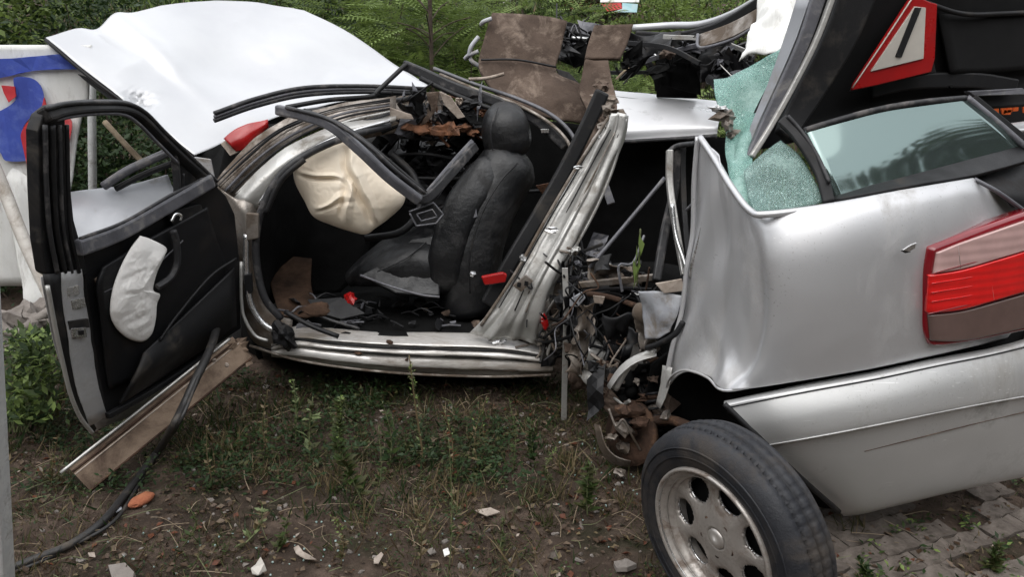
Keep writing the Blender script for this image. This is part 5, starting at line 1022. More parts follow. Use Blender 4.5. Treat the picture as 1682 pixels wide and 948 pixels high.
# silver body panel lying behind the door window
t = thing('loose_body_panel', 'pale grey torn wing panel lying behind the open door window', 'car panel', P(200, 400, 3.5))
sheet('panel_skin', [[(100, 318, 3.6), (150, 312, 3.62), (215, 303, 3.66), (276, 288, 3.72)], [(110, 352, 3.5), (170, 345, 3.52), (230, 335, 3.56), (290, 318, 3.62)], [(120, 420, 3.38), (180, 400, 3.4), (250, 372, 3.44), (320, 340, 3.5)]], M['cowl'], t, 26, 30, .004, amp=.012, sc=4, seed=2)
tube('panel_lip', [(170, 306, 3.58), (210, 280, 3.6), (258, 258, 3.62), (300, 240, 3.66)], .02, M['greybar'], t); tube('panel_lip', [(190, 310, 3.6), (240, 285, 3.62), (300, 262, 3.64)], .014, M['black'], t)
# rusty channel beam propped on the sill
t = thing('steel_channel', 'rust-stained steel channel propped from the ground under the open door', 'beam', G(160, 790))
a, c_ = G(138, 803) + Vector((0, 0, .02)), P(400, 580, 2.86)
ax = (c_ - a).normalized(); up = Vector((0, 0, 1)); side = ax.cross(up).normalized(); up2 = side.cross(ax).normalized()
# face leans back towards the sill
vdir = (up2 * .78 - Vector((0, 1, 0)) * -.62).normalized(); vdir = (vdir - ax * vdir.dot(ax)).normalized(); ndir = ax.cross(vdir)
if ndir.y > 0: ndir = -ndir
wd, fl, th = .108, .045, .006
a = a + vdir * .018; c_ = c_ + vdir * .018
pr = [(-wd / 2, fl), (-wd / 2, 0), (wd / 2, 0), (wd / 2, fl), (wd / 2 - th, fl), (wd / 2 - th, th), (-wd / 2 + th, th), (-wd / 2 + th, fl)]
vs, fs = [], []
N = 40
for i in range(N + 1):
    s = i / N; c0 = a + (c_ - a) * s
    for (u, d) in pr:
        jag = .012 * noise.noise(Vector((u * 40, i, 3))) if i in (0, N) else 0
        vs.append(c0 + vdir * u - ndir * (d - fl) * -1 * -1 + ax * jag + ndir * crumple(c0 + vdir * u, .008, 7))
m_ = len(pr)
for i in range(N):
    for j in range(m_): fs.append((i * m_ + j, i * m_ + (j + 1) % m_, (i + 1) * m_ + (j + 1) % m_, (i + 1) * m_ + j))
fs.append(tuple(range(m_))); fs.append(tuple(N * m_ + j for j in range(m_ - 1, -1, -1)))
mk('channel', vs, fs, M['beam'], t, smooth=False)
def chp(u, d, s0=0, s1=1, k=8): return [a + (c_ - a) * (s0 + (s1 - s0) * i / k) + vdir * u + ndir * (fl + d) for i in range(k + 1)]
tube('bright_edge', chp(wd / 2, .003, -.04, .98), .0055, M['bent'], t, n=30)
tube('groove', chp(wd / 2 - .022, .001), .005, M['rust'], t, n=30); tube('groove', chp(wd / 2 - .034, .001), .003, M['pale'], t, n=30)
tube('lower_edge', chp(-wd / 2, .001), .004, M['rust'], t, n=30)
for x, y in ((352, 592), (236, 694), (372, 600)):
    lump('weld_spot', (x, y, 2.68 if x > 300 else 2.55), .008, x, M['pale'], t, 1)
for k, (x, y) in enumerate(((396, 572), (405, 590), (388, 565))): lump('bent_end', (x, y, 2.84), .03, k, M['beam'], t, 2, (1.3, .5, .7), .6)
# black cable
cpts = [(358, 530, 2.93), (350, 560, 2.74), (338, 590, 2.6), (322, 622, 2.5), (303, 664, 2.42), (285, 700, 2.34)]
def GG(x, y, h):
    p = G(x, y, h)
    for _ in range(6): p = G(x, y, h + ground_z(p.x, p.y))
    return p
gp = [GG(262, 738, .06), GG(238, 770, .03), GG(206, 812, .018), GG(170, 856, .018), GG(120, 893, .018), GG(60, 918, .018), GG(0, 940, .018), GG(-70, 960, .018)]
o = tube('black_cable', [P(*p) for p in cpts] + gp, .0135, M['cable'], None, n=110, sides=10, scale=lambda s: 1.15 - .25 * s); tag(o, 'thick black cable hanging from the open door and trailing over the ground', 'cable')
gp2 = [P(352, 540, 2.93), P(345, 566, 2.7), P(318, 640, 2.44), P(292, 700, 2.34), GG(262, 742, .03), GG(226, 800, .012), GG(186, 858, .012), GG(110, 902, .012), GG(40, 934, .01), GG(-40, 955, .01)]
o = tube('thin_cable', gp2, .006, M['cable'], None, n=90, sides=8); tag(o, 'thinner black cable running alongside the thick cable', 'cable')
# galvanised post in the corner
p0, p1 = P(-30, 470, 1.66), G(4, 1010)
o = bar('corner_post', [p0 + (p0 - p1) * .5, p0, p1], .052, .052, M['post'], None, n=6, lin=True, bev=.005); tag(o, 'pale galvanised metal post close by, cut by the picture edge', 'post')
# rubble
for i, (x, y, Y, r, lab) in enumerate(((18, 540, 3.0, .10, 'reddish grey concrete lump beside the leafy weeds'), (58, 520, 3.05, .075, 'pale rubble stone under the white pole'), (30, 578, 2.9, .05, 'small pale stone resting on the leafy weeds'))):
    o = lump('rubble_stone', (x, y, Y), r, i + 3, M['stone'], None, 3, (1.5, .8, .8), .5); tag(o, lab, 'stone', 'rubble by the pole')
o = tube('broken_branch', [P(-20, 510, 2.95), P(20, 548, 2.9), P(52, 530, 2.95), P(90, 505, 3.0)], .018, M['stone'], None); tag(o, 'pale broken branch lying above the weeds', 'branch')
# small litter, each its own thing
def flat_scrap(name, lab, cat, pts, mt, h=.012, th=.004):
    q = [G(x, y, h + ground_z(G(x, y).x, G(x, y).y) + random.uniform(0, .02)) for x, y in pts]
    global CUR
    CUR = sum(q, Vector()) / len(q); CUR.z = 0; loc = CUR.copy()
    e = bpy.data.objects.new('tmp', None); o = plate(name, q, th, M[mt], None, .001, amp=.012); o.location = loc; bpy.data.objects.remove(e)
    return tag(o, lab, cat)
o = lump('brick_shard', G(232, 822, .02), .040, 5, M['brick'], None, 3, (1.15, .8, .45), .09); tag(o, 'orange brick shard lying in the grass beside the cable', 'brick')
flat_scrap('white_plastic_scrap', 'crumpled white plastic scrap on the ground at the bottom', 'litter', [(412, 934), (420, 928), (428, 916), (434, 926), (438, 936), (424, 944), (414, 942)], 'whitep')
flat_scrap('pale_leaf', 'pale pinkish dead leaf lying left of the white scrap', 'leaf', [(482, 900), (490, 896), (498, 906), (512, 914), (520, 920), (502, 918), (486, 909)], 'pale')
flat_scrap('paper_scrap', 'small white paper scrap above the pale dead leaf', 'litter', [(456, 886), (466, 882), (474, 890), (462, 896)], 'airbag_white')
flat_scrap('flat_stone', 'flat pale stone at the bottom beside the cable', 'stone', [(178, 930), (206, 926), (220, 940), (216, 960), (186, 958)], 'stone', .02, .02)
flat_scrap('bark_flake', 'curled light brown bark flake standing in the dry grass', 'bark', [(614, 918), (626, 908), (630, 912), (622, 926), (614, 926)], 'pale')
flat_scrap('grey_plastic_scrap', 'grey plastic scrap beside the cable', 'litter', [(186, 832), (198, 826), (200, 836), (190, 842)], 'soilplastic')
flat_scrap('straw_clump', 'bleached straw clump on bare soil', 'straw', [(780, 838), (806, 832), (822, 840), (800, 848)], 'pale')
flat_scrap('white_chip', 'white chip on the soil beneath the thin stalk', 'litter', [(728, 903), (736, 900), (740, 910), (731, 914)], 'airbag_white')
flat_scrap('pale_chip', 'pale pebble left of the white chip', 'stone', [(700, 904), (712, 900), (716, 908), (706, 912)], 'stone')
flat_scrap('loose_slab', 'pale loose slab lying on the soil near the leaning wheel', 'stone', [(1008, 922), (1030, 918), (1046, 926), (1030, 932), (1012, 932)], 'stone', .015, .015)
lt = [(1020, 2), (1046, 0)]
t = thing('coloured_wrapper', 'red and light blue printed sheet lying on the far grass bank', 'litter', P(1020, 12, 7.0))
plate('red_half', [(988, 6, 7.0), (1020, 4, 7.0), (1022, 14, 6.98), (996, 18, 6.98)], .01, M['redp'], t, .001)
M['cyan'] = mat('light_blue_print', (.25, .55, .62), (.5, .6, .62), rough=.6, scale=8)
plate('blue_half', [(1022, 4, 7.0), (1048, 6, 7.0), (1046, 20, 6.98), (1006, 19, 6.97), (1022, 14, 6.98)], .01, M['cyan'], t, .001)
plate('white_half', [(986, -8, 7.04), (1050, -8, 7.04), (1050, 3, 7.02), (986, 3, 7.02)], .01, M['banner'], t, .001)

# ---------------------------------------------------------------- vegetation
def leaf_arrays(n):
    """template leaf: a folded diamond of 4 triangles, unit length along x"""
    v = np.array([(0, 0, 0), (.45, .22, .05), (.5, 0, -.02), (.45, -.22, .05), (1, 0, -.06)], float)
    f = np.array([(0, 2, 1), (0, 3, 2), (1, 2, 4), (2, 3, 4)])
    return v, f
def scatter(name, tv, tf, pos, dirs, size, roll, mats, midx, parent=None, width=None, origin=(0, 0, 0), smooth=False):
    """join n copies of a small template in one mesh (numpy)"""
    n = len(pos); d = dirs / np.linalg.norm(dirs, axis=1, keepdims=True)
    ref = np.tile(np.array([0, 0, 1.0]), (n, 1)); bad = np.abs(d[:, 2]) > .95; ref[bad] = (1, 0, 0)
    s = np.cross(ref, d); s /= np.linalg.norm(s, axis=1, keepdims=True); u = np.cross(d, s)
    c_, s_ = np.cos(roll)[:, None], np.sin(roll)[:, None]
    s2 = s * c_ + u * s_; u2 = -s * s_ + u * c_
    w = np.ones(n) if width is None else width
    V = pos[:, None, :] + size[:, None, None] * (tv[None, :, 0:1] * d[:, None, :] + tv[None, :, 1:2] * w[:, None, None] * s2[:, None, :] + tv[None, :, 2:3] * u2[:, None, :])
    V = V.reshape(-1, 3) - np.array(origin); k = len(tv)
    Fc = (tf[None] + (np.arange(n) * k)[:, None, None]).reshape(-1, tf.shape[1])
    me = bpy.data.meshes.new(name); me.vertices.add(len(V)); me.vertices.foreach_set('co', V.astype(np.float32).ravel())
    nf = len(Fc); L = tf.shape[1]; me.loops.add(nf * L); me.loops.foreach_set('vertex_index', Fc.astype(np.int32).ravel())
    me.polygons.add(nf); me.polygons.foreach_set('loop_start', np.arange(nf, dtype=np.int32) * L)
    me.polygons.foreach_set('material_index', np.repeat(midx, len(tf)).astype(np.int32)); me.update(calc_edges=True)
    o = link(name, me, mats, parent, smooth); 
    if parent is None: o.location = origin
    return o
LV, LF = leaf_arrays(0)
def rdir(n, up=.3):
    d = rng.normal(size=(n, 3)); d[:, 2] = np.abs(d[:, 2]) * .6 + up * rng.random(n); return d
def nz2(x, y, s, o=0): return np.array([noise.noise(Vector((a * s, b_ * s, o))) for a, b_ in zip(x, y)])
def gz(x, y): return np.array([ground_z(a, b_) for a, b_ in zip(x, y)])
# grass blades
BV = np.array([(0, -.5, 0), (0, .5, 0), (.5, -.35, .06), (.5, .35, .06), (1, 0, .28)], float) ; BV[:, 1] *= .09
BF = np.array([(0, 2, 1), (1, 2, 3), (2, 4, 3)])
def grass(name, n, xr, yr, smin, smax, thr, mats, wts, lean=.5, seed=0, wmul=1.0, keep=None, lab=None):
    x = rng.uniform(*xr, n); y = rng.uniform(*yr, n)
    k = nz2(x, y, 2.3, seed) + .5 * nz2(x, y, 8, seed + 5) + rng.normal(size=n) * .12 > thr
    if keep is not None: k &= keep(x, y)
    x, y = x[k], y[k]; n = len(x); z = gz(x, y) - .004
    d = np.stack([rng.normal(size=n) * lean, rng.normal(size=n) * lean, np.abs(rng.normal(size=n)) * .5 + .45], 1)
    sz = rng.uniform(smin, smax, n) * (1 + .6 * rng.random(n) ** 4)
    mi = rng.choice(len(mats), n, p=np.array(wts) / sum(wts))
    o = scatter(name, BV, BF, np.stack([x, y, z], 1), d, sz, rng.uniform(0, 6.28, n), [M[q] for q in mats], mi, width=rng.uniform(.5, 1.4, n) * wmul)
    return tag(o, lab, 'grass', kind='stuff')
def paved(x, y): return ~((x > .8) & (y < 3.5))
under = lambda x, y: (y > 2.35) & paved(x, y)
grass('grass', 46000, (-2.6, 2.0), (1.6, 3.2), .012, .05, -.12, ['lf_olive', 'lf_dark', 'lf_straw', 'lf_brown', 'lf_mid'], [3.4, 1.6, 2.8, 4.2, 1.6], .9, 1, keep=paved, lab='short mixed green and dry grass over the soil before the wreck')
grass('weedy_grass', 12000, (-2.6, 1.2), (2.2, 3.3), .02, .075, .1, ['lf_olive', 'lf_dark', 'lf_mid', 'lf_straw'], [2, 7, 1, .5], .55, 12, keep=paved, lab='taller grass beneath the sill of the wreck, darkened with painted shade')  # mostly dark blades, painting the gloom under the sill
grass('joint_grass', 16000, (.75, 2.7), (1.5, 3.5), .01, .035, .08, ['lf_mid', 'lf_dark', 'lf_straw', 'lf_brown'], [3, 3, 2, 2], .7, 22, lab='short grass growing between the worn pavers')
# little creeping plants
def creepers(name, n, xr, yr, thr, seed, smin, smax, mats, wts, lab, keep=paved, h=.03):
    cx_, cy_ = rng.uniform(*xr, n), rng.uniform(*yr, n); k = (nz2(cx_, cy_, 1.9, seed) > thr) & keep(cx_, cy_); cx_, cy_ = cx_[k], cy_[k]
    m = 9; x = np.repeat(cx_, m) + rng.normal(size=len(cx_) * m) * .016; y = np.repeat(cy_, m) + rng.normal(size=len(cx_) * m) * .016
    z = gz(x, y) + rng.uniform(.0, h, len(x)); d = rdir(len(x), .3); d[:, 2] *= .5
    mi = rng.choice(len(mats), len(x), p=np.array(wts) / sum(wts))
    o = scatter(name, LV, LF, np.stack([x, y, z], 1), d, rng.uniform(smin, smax, len(x)), rng.uniform(-.6, .6, len(x)), [M[q] for q in mats], mi)
    return tag(o, lab, 'ground cover', kind='stuff')
creepers('ground_cover', 2400, (-2.5, 1.2), (1.6, 3.3), -.02, 31, .006, .017, ['lf_mid', 'lf_dark', 'lf_olive', 'lf_brown'], [1.6, 3, 3, 1.2], 'small creeping leaves spread over the soil')
creepers('shade_ground_cover', 2600, (-2.2, 1.4), (2.35, 3.2), -.05, 35, .012, .03, ['lf_olive', 'lf_dark'], [1, 5], 'leafy cover under the wreck, its shade put into dark leaf colours', h=.08)  # darker leaf mix stands in for shade under the wreck
creepers('paver_moss_plants', 420, (.8, 2.7), (1.5, 3.4), .05, 41, .012, .03, ['lf_mid', 'lf_bright', 'lf_dark'], [3, 1.5, 2], 'green weeds sprouting between the pavers', keep=lambda x, y: x > -9)
# fallen leaves and crumbs
n = 9000; x = rng.uniform(-2.6, 2.4, n); y = rng.uniform(1.55, 3.3, n); k = nz2(x, y, 2.6, 51) + rng.normal(size=n) * .2 > -.1; x, y = x[k], y[k]; n = len(x)
d = rng.normal(size=(n, 3)); d[:, 2] *= .25
LVc = LV.copy(); LVc[:, 1] *= 1.5; LVc[1, 2] = .2; LVc[3, 2] = .16; LVc[4, 2] = .12
o = scatter('fallen_leaves', LVc, LF, np.stack([x, y, gz(x, y) + rng.uniform(.002, .014, n)], 1), d, rng.uniform(.006, .032, n) ** 1.0, rng.uniform(-.5, .5, n), [M['lf_brown'], M['lf_tan'], M['lf_red'], M['lf_straw'], M['pale']], rng.choice(5, n, p=[.56, .19, .12, .11, .02]))
tag(o, 'brown and tan fallen leaves scattered over the ground', 'leaf litter', kind='stuff')
b = Bag(); random.seed(21)
for k in range(1500):
    x, y = random.uniform(-2.5, 2.4), random.uniform(1.55, 3.3)
    if noise.noise(Vector((x * 2, y * 2, 70))) < -.1 and random.random() < .7: continue
    vs, fs = lump_geo((x, y, ground_z(x, y) + .002), random.uniform(.003, .011) * (1.8 if random.random() < .06 else 1), k, 1, (1.2, 1, .6), .4); b.add(vs, fs, random.choice((0, 0, 1, 2, 3)))
o = b.build('gravel', [M['stone'], M['floor_brown'], M['paver'], M['mat_brown']]); tag(o, 'loose grit and small stones strewn over the soil', 'gravel', kind='stuff')
b = Bag()
for k in range(420):
    x, y = random.uniform(-2.4, 1.3), random.uniform(1.6, 3.0); a = random.uniform(0, 6.28); L_ = random.uniform(.03, .16); z = ground_z(x, y) + .006
    p = Vector((x, y, z)); q_ = p + Vector((math.cos(a) * L_, math.sin(a) * L_, random.uniform(0, .03)))
    vs, fs = sweep_geo([p, (p + q_) / 2 + Vector((random.uniform(-.02, .02), random.uniform(-.02, .02), random.uniform(0, .02))), q_], circ(random.uniform(.0006, .0014), 4), 5); b.add(vs, fs, random.choice((0, 0, 1)))
o = b.build('twigs', [M['wood'], M['stem']]); tag(o, 'dry twigs and stalks lying on the soil', 'twigs', kind='stuff')

# tufts of longer, partly dried grass
tn = 230; tx, ty2 = rng.uniform(-2.5, 1.15, tn), rng.uniform(1.6, 3.1, tn); k = (nz2(tx, ty2, 1.7, 91) > -.15); tx, ty2 = tx[k], ty2[k]; m_ = 26
x = np.repeat(tx, m_) + rng.normal(size=len(tx) * m_) * .018; y = np.repeat(ty2, m_) + rng.normal(size=len(tx) * m_) * .018; n = len(x)
tone = np.repeat(rng.integers(0, 3, len(tx)), m_); mi = np.where(rng.random(n) < .6, tone, rng.integers(0, 4, n))
d = np.stack([rng.normal(size=n) * .45, rng.normal(size=n) * .45, rng.uniform(.5, 1.2, n)], 1)
o = scatter('grass_tufts', BV, BF, np.stack([x, y, gz(x, y) - .004], 1), d, rng.uniform(.03, .11, n), rng.uniform(0, 6.28, n), [M['lf_olive'], M['lf_straw'], M['lf_straw'], M['lf_mid']], mi, width=rng.uniform(.3, .7, n)); tag(o, 'tufts of half-dried grass standing in the soil', 'grass', kind='stuff')
b = Bag(); random.seed(33); M['crumb'] = mat('glass_crumb', (.22, .34, .31), (.32, .40, .38), rough=.15, scale=9)
for k in range(110):
    p = G(random.gauss(1010, 60), random.gauss(770, 45)) if k % 2 else G(random.gauss(470, 150), random.gauss(900, 35)); vs, fs = lump_geo((p.x, p.y, ground_z(p.x, p.y) + .004), random.uniform(.0025, .005), k, 1, (1, 1, .8), .2); b.add(vs, fs)
o = b.build('glass_crumbs', [M['crumb']]); tag(o, 'crumbs of broken window glass scattered on the soil', 'broken glass', kind='stuff')
# individual tall weeds
def weed(name, lab, base, top, nl, ls, mats, bend=.04, parts_from=.1, r=.003, spike=0, spread=.05, group='tall weeds in front of the wreck'):
    bx_ = G(*base); bx_.z = ground_z(bx_.x, bx_.y); Yt = bx_.y; tp = P(top[0], top[1], Yt + random.uniform(-.02, .04))
    t = thing(name, lab, 'weed', bx_, group)
    mid = (bx_ + tp) / 2 + Vector((random.uniform(-bend, bend), random.uniform(-bend, bend) * .5, 0))
    tube('stem', [bx_, mid, tp], r, M[mats[0]], t, n=14, sides=6, scale=lambda s: 1 - .6 * s)
    path = spline([bx_, mid, tp], 60); s = rng.uniform(parts_from, 1, nl); pos = np.array([path[int(v * 60)] for v in s])
    d = rdir(nl, .5); sz = ls * rng.uniform(.5, 1.2, nl) * (1.15 - .6 * s)
    scatter('leaves', LV, LF, pos, d, sz, rng.uniform(-.6, .6, nl), [M[q] for q in mats[1:]], rng.integers(0, len(mats) - 1, nl), t, origin=tuple(CUR))
    if spike:
        k = rng.uniform(.62, 1, spike); pos = np.array([path[int(v * 60)] for v in k]) + rng.normal(size=(spike, 3)) * .008 * (1.4 - k)[:, None]
        scatter('flower_spike', LV, LF, pos, rdir(spike, .8), rng.uniform(.006, .016, spike), rng.uniform(-1, 1, spike), [M['lf_pale'], M['lf_bright']], rng.integers(0, 2, spike), t, origin=tuple(CUR))
    return t
weed('tall_weed', 'leafy weed with a pale green flower spike, tallest below the sill middle', (598, 830), (560, 652), 150, .05, ['stem', 'lf_mid', 'lf_olive'], spike=170)
weed('tall_weed', 'straw-coloured stalk reaching up to the sill in front of the doorway', (698, 768), (672, 584), 36, .022, ['lf_straw', 'lf_straw', 'lf_pale'], .01, spike=60, r=.005)
weed('tall_weed', 'weed with broad yellow-green leaves in the shade left of the flower spike', (508, 760), (514, 652), 26, .06, ['stem', 'lf_pale', 'lf_olive'], .02)
weed('tall_weed', 'thin upright stalk rising from the bottom of the soil patch', (738, 940), (737, 720), 30, .02, ['stem', 'lf_straw', 'lf_mid'], .01, r=.0022)
weed('tall_weed', 'dry branching stalk leaning right near the bottom', (742, 930), (790, 836), 22, .028, ['lf_straw', 'lf_straw', 'lf_tan'], .03, r=.002)
weed('tall_weed', 'reddish stalk with small leaves under the right of the doorway', (742, 790), (728, 670), 60, .025, ['lf_straw', 'lf_red', 'lf_mid'], .02, spike=20)
weed('tall_weed', 'low green weed below the end of the sill', (965, 850), (968, 762), 90, .05, ['stem', 'lf_mid', 'lf_olive'], .02)
weed('tall_weed', 'pale flowering weed beside the propped channel', (486, 730), (482, 625), 34, .03, ['stem', 'lf_mid', 'lf_pale'], .02, spike=30)
weed('tall_weed', 'green weed growing in the grass behind the flower spike', (640, 770), (628, 660), 60, .045, ['stem', 'lf_mid', 'lf_dark'], .02)
weed('tall_weed', 'short bright weed beneath the pale dead leaf', (455, 905), (470, 850), 40, .035, ['stem', 'lf_olive', 'lf_mid'], .02)
weed('tall_weed', 'dark green weed at the foot of the hanging strip', (880, 770), (872, 690), 70, .04, ['stem', 'lf_dark', 'lf_mid'], .02)
weed('tall_weed', 'bent yellowish weed in the litter left of the soil patch', (395, 900), (430, 838), 40, .04, ['stem', 'lf_pale', 'lf_straw'], .03)
weed('tall_weed', 'green weed among the pavers by the picture corner', (1628, 935), (1640, 895), 90, .04, ['stem', 'lf_mid', 'lf_olive'], .02, group='weeds among the pavers')
weed('tall_weed', 'green weed between the tyre and the pavers', (1420, 955), (1408, 918), 70, .035, ['stem', 'lf_mid', 'lf_dark'], .02, group='weeds among the pavers')
for k, (bx0, by0, tx0, ty0, desc) in enumerate(((548, 770, 540, 668, 'slim weed just left of the flower spike'), (446, 760, 440, 640, 'slim straw weed between the channel and the flower spike'), (610, 850, 622, 700, 'long thin weed crossing the base of the flower spike'),
        (786, 770, 800, 650, 'thin reddish weed under the right part of the sill'), (842, 780, 836, 655, 'dark thin weed under the end of the sill'), (350, 800, 340, 700, 'thin grassy weed beside the black cable'), (905, 800, 915, 735, 'low weed right of the bare soil edge'),
        (690, 930, 684, 820, 'thin dry weed left of the tall thin stalk'), (300, 900, 310, 830, 'short yellowish weed left of the litter'), (560, 930, 548, 850, 'dry stem right of the white scraps'), (820, 910, 826, 850, 'tiny dry weed on the bare soil patch'), (85, 800, 96, 715, 'thin weed below the bottom of the open door'))):
    weed('tall_weed', desc, (bx0, by0), (tx0, ty0), 45, .026, [('stem', 'lf_mid', 'lf_olive'), ('lf_straw', 'lf_straw', 'lf_olive')][k % 2], .03, spike=24 if k % 3 == 0 else 0, r=.0022)
# leafy weeds at the left edge
t = thing('leafy_weeds', 'bushy bright green weeds between the grey post and the door', 'weeds', P(50, 690, 2.6))
n = 1500; px = rng.normal(48, 26, n); py = rng.uniform(545, 700, n); px += (py - 620) * -.1
pos = np.array([P(a, b_, c0) for a, b_, c0 in zip(px, py, rng.uniform(2.55, 2.95, n))])
scatter('leaves', LV, LF, pos, rdir(n, .5), rng.uniform(.02, .055, n), rng.uniform(-.6, .6, n), [M['lf_mid'], M['lf_bright'], M['lf_dark']], rng.choice(3, n, p=[.5, .3, .2]), t, origin=tuple(CUR))
b = Bag()
for k in range(26):
    p = P(random.uniform(15, 85), 710, 2.75); q_ = P(random.uniform(0, 100), random.uniform(560, 640), 2.75); vs, fs = sweep_geo([p, (p + q_) / 2 + Vector((random.uniform(-.03, .03), 0, .02)), q_], circ(.003, 5), 8); b.add(vs, fs)
b.build('stems', [M['stem']], t)
# sprig seen through the gap
t = thing('green_sprig', 'bright green leaves glowing through the gap in the torn body', 'plant', P(1046, 470, 3.15))
for (x, y) in ((1050, 385), (1046, 402), (1040, 426), (1050, 420), (1044, 440)):
    pos = np.array([tuple(P(x, y, 2.66))]); scatter('leaf', LV * np.array([1, 1.6, 1]), LF, pos, np.array([(random.uniform(-.3, .3), -.2, -1)]), np.array([.075]), np.array([random.uniform(-.3, .3)]), [M['lf_bright']], np.array([0]), t, origin=tuple(CUR))
tube('stem', [P(1046, 470, 2.69), P(1050, 420, 2.68), P(1052, 376, 2.67)], .003, M['stem'], t)

# shrubs behind
def shrub(name, lab, cat, c, rad, n, ls, mats, wts, branches=26, clump=.35, group=None, seed=0, leafshape=1.0):
    base = Vector((c[0], c[1], ground_z(c[0], c[1]) - .05)); t = thing(name, lab, cat, base, group)
    cc = np.array([c[0], c[1], c[2]]); K = int(n / 55); ctr = rng.normal(size=(K, 3)); ctr /= np.linalg.norm(ctr, axis=1, keepdims=True); ctr *= (rng.random((K, 1)) ** .45)
    ctr = cc + ctr * np.array(rad); idx = rng.integers(0, K, n); pos = ctr[idx] + rng.normal(size=(n, 3)) * np.array(rad) * clump * .35
    pos[:, 2] = np.maximum(pos[:, 2], base.z + .02)
    tone = rng.choice(len(mats), K, p=np.array(wts) / sum(wts)); mi = np.where(rng.random(n) < .65, tone[idx], rng.choice(len(mats), n, p=np.array(wts) / sum(wts)))
    scatter('leaves', LV * np.array([1, leafshape, 1]), LF, pos, rdir(n, .2), ls * rng.uniform(.5, 1.3, n), rng.uniform(-.8, .8, n), [M[q] for q in mats], mi, t, origin=tuple(CUR))
    b = Bag()
    for k in range(branches):
        e = Vector(ctr[random.randrange(K)]); p = base + Vector((random.uniform(-.15, .15), random.uniform(-.1, .1), 0))
        vs, fs = sweep_geo([p, (p + e) / 2 + Vector((random.uniform(-.1, .1), random.uniform(-.1, .1), .08)), e], circ(random.uniform(.006, .014), 5), 8, scale=lambda s: 1 - .7 * s); b.add(vs, fs)
    b.build('branches', [M['bark']], t); return t
shrub('ivy_hedge', 'grey-green leafy bush at the top beside the bonnet', 'bush', (-3.25, 5.2, 1.3), (.45, .4, .55), 6000, .06, ['lf_bank', 'lf_pale', 'lf_dark', 'lf_bright'], [3, 1.6, 2, 1])
shrub('ivy_hedge', 'pale-leaved bush behind the far end of the painted board', 'bush', (-3.75, 5.5, 1.4), (.5, .5, .6), 6000, .06, ['lf_bank', 'lf_pale', 'lf_dark'], [3, 2, 2])
shrub('dark_bush', 'dark green bush behind the painted board and bonnet corner', 'bush', (-2.9, 5.6, 1.0), (.8, .6, .85), 9000, .05, ['lf_dark', 'lf_mid'], [5, 1.2])
shrub('dark_bush', 'dense dark bush seen through the open door window', 'bush', (-2.35, 4.9, .55), (.8, .4, .6), 8000, .05, ['lf_dark', 'lf_mid'], [5, 1.5])
shrub('dark_bush', 'dark undergrowth bush behind the white pole', 'bush', (-3.1, 4.5, .3), (.7, .35, .55), 6000, .05, ['lf_dark', 'lf_mid'], [6, 1])
shrub('bonnet_bush', 'olive bush rising behind the top of the bonnet', 'bush', (-1.6, 6.8, 1.3), (1.1, .6, .75), 9000, .06, ['lf_mid', 'lf_dark', 'lf_bright'], [3, 3, 1])
# feathery-leaved shrubs: compound fronds
FVl, FFl = [], []
for k in range(11):
    s = (k + 1) / 12; ll = .20 * math.sin(math.pi * (s * .85 + .12)) + .03
    for sd in (-1, 1):
        b0 = len(FVl); FVl += [(s, 0, -.10 * s * s), (s + .05, sd * ll * .45, -.10 * s * s - .015), (s + .10, sd * ll, -.10 * s * s - .05), (s + .015, sd * ll * .55, -.10 * s * s - .02)]
        FFl += [(b0, b0 + 1, b0 + 2), (b0, b0 + 2, b0 + 3)] if sd == 1 else [(b0, b0 + 2, b0 + 1), (b0, b0 + 3, b0 + 2)]
b0 = len(FVl); FVl += [(0, -.008, 0), (0, .008, 0), (1, 0, -.1)]; FFl += [(b0, b0 + 1, b0 + 2)]
FV, FF = np.array(FVl), np.array(FFl)
def fern_shrub(lab, c, rad, n, ls, mats, wts):
    base = Vector((c[0], c[1], ground_z(c[0], c[1]) - .05)); t = thing('feathery_shrub', lab, 'shrub', base, 'feathery shrubs behind the wreck')
    dd = rng.normal(size=(n, 3)); dd /= np.linalg.norm(dd, axis=1, keepdims=True); pos = np.array(c) + dd * np.array(rad) * (rng.random((n, 1)) ** .4)
    out = dd * np.array([1, 1, .4]) + rng.normal(size=(n, 3)) * .5; out[:, 2] = out[:, 2] * .5 + .1
    scatter('fronds', FV, FF, pos, out, ls * rng.uniform(.6, 1.3, n), rng.uniform(-.5, .5, n), [M[q] for q in mats], rng.choice(len(mats), n, p=np.array(wts) / sum(wts)), t, origin=tuple(CUR))
    b = Bag()
    for k in range(14):
        e = Vector(pos[random.randrange(n)]); vs, fs = sweep_geo([base, (base + e) / 2 + Vector((random.uniform(-.1, .1), 0, .1)), e], circ(.009, 5), 8, scale=lambda s: 1 - .7 * s); b.add(vs, fs)
    b.build('branches', [M['bark']], t)
fern_shrub('feathery green shrub directly behind the bonnet tip', (-.95, 6.0, 1.15), (.75, .45, .7), 620, .30, ['lf_bank', 'lf_bright', 'lf_mid'], [4, 2, 2])
fern_shrub('bright feathery shrub around the thin sapling', (-.45, 5.6, 1.0), (.55, .4, .75), 560, .28, ['lf_bank', 'lf_bright', 'lf_mid'], [3, 4, 1])
fern_shrub('feathery shrub growing behind the brown felt mats', (.15, 6.2, 1.05), (.6, .4, .75), 480, .28, ['lf_bank', 'lf_bright', 'lf_mid'], [4, 2, 2])
fern_shrub('low feathery shrub filling the gap beneath the torn roof', (.9, 6.0, .6), (.7, .4, .55), 460, .26, ['lf_bank', 'lf_bright', 'lf_mid'], [3, 4, 1])
t = thing('sapling', 'thin bare sapling stem standing behind the roof rail', 'tree', (P(710, 120, 5.2).x, 5.2, ground_z(-.5, 5.2)))
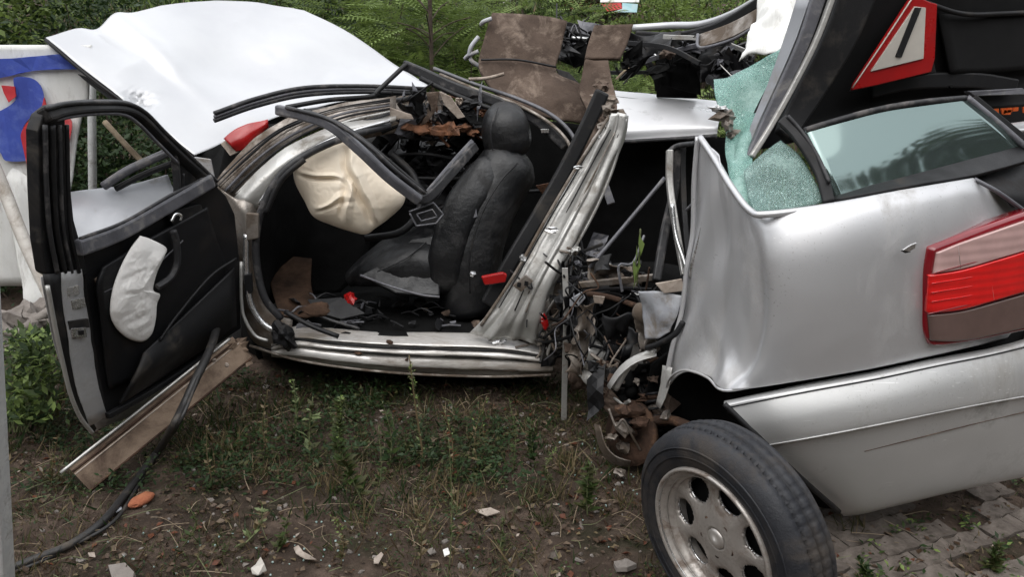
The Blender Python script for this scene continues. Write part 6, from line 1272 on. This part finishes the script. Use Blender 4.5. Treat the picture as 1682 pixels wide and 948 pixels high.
tube('trunk', [Vector((P(710, 120, 5.2).x, 5.2, 0)), P(709, 100, 5.2), P(706, 0, 5.2), P(704, -60, 5.2)], .013, M['bark'], t)
b = Bag()
for k in range(10):
    p = P(708, random.uniform(0, 120), 5.2); q_ = p + Vector((random.uniform(-.3, .3), random.uniform(-.2, .2), random.uniform(.02, .2))); vs, fs = sweep_geo([p, (p + q_) / 2 + Vector((0, 0, .02)), q_], circ(.004, 5), 6); b.add(vs, fs)
b.build('branch', [M['bark']], t)
# pale-flowering bush pieces at top
shrub('pale_bush', 'small bush with whitish leaves above the brown mats', 'bush', (-.2, 7.2, 1.75), (.35, .3, .3), 1500, .05, ['lf_pale', 'airbag_white', 'lf_mid'], [3, .8, 3])
shrub('low_bush', 'green bush on the bank above the torn roof rail', 'bush', (1.6, 7.4, 1.35), (.9, .4, .35), 6000, .05, ['lf_bank', 'lf_bright', 'lf_brown'], [4, 1, 1])
shrub('low_bush', 'olive and brown bush on the bank above the white curtain airbag', 'bush', (2.7, 7.6, 1.4), (.8, .4, .35), 5000, .05, ['lf_mid', 'lf_brown', 'lf_straw'], [3, 2, 1])
shrub('low_bush', 'reddish green bush behind the right end of the roof', 'bush', (.85, 8.2, 1.75), (.6, .4, .3), 3500, .05, ['lf_mid', 'lf_red', 'lf_bright'], [4, 1.5, 1])
grass('bank_grass', 90000, (-5, 7), (4.6, 10.5), .06, .20, -.35, ['lf_bank', 'lf_bright', 'lf_mid', 'lf_dark', 'lf_straw'], [2, .7, 4, 3, .3], .45, 61, wmul=1.0, lab='long green grass covering the bank behind the wreck')
# distant treeline round the clearing, mirrored in glass and paint
n = 40000; a = rng.uniform(0, 6.283, n); rr_ = rng.uniform(13, 17, n); hh = np.where(np.sin(a) < 0, 9.5, 4.6) + 3.0 * np.array([noise.noise(Vector((math.cos(v) * 4, math.sin(v) * 4, 0))) for v in a]); z = rng.random(n) * hh
pos = np.stack([np.cos(a) * rr_, np.sin(a) * rr_ + 2, z], 1)
o = scatter('treeline', LV * np.array([1, 1.6, 1]), LF, pos, rdir(n, .1), rng.uniform(.4, .9, n), rng.uniform(-.8, .8, n), [M['lf_dark'], M['lf_mid']], rng.integers(0, 2, n)); tag(o, 'dark belt of trees around the clearing', 'trees', kind='stuff')
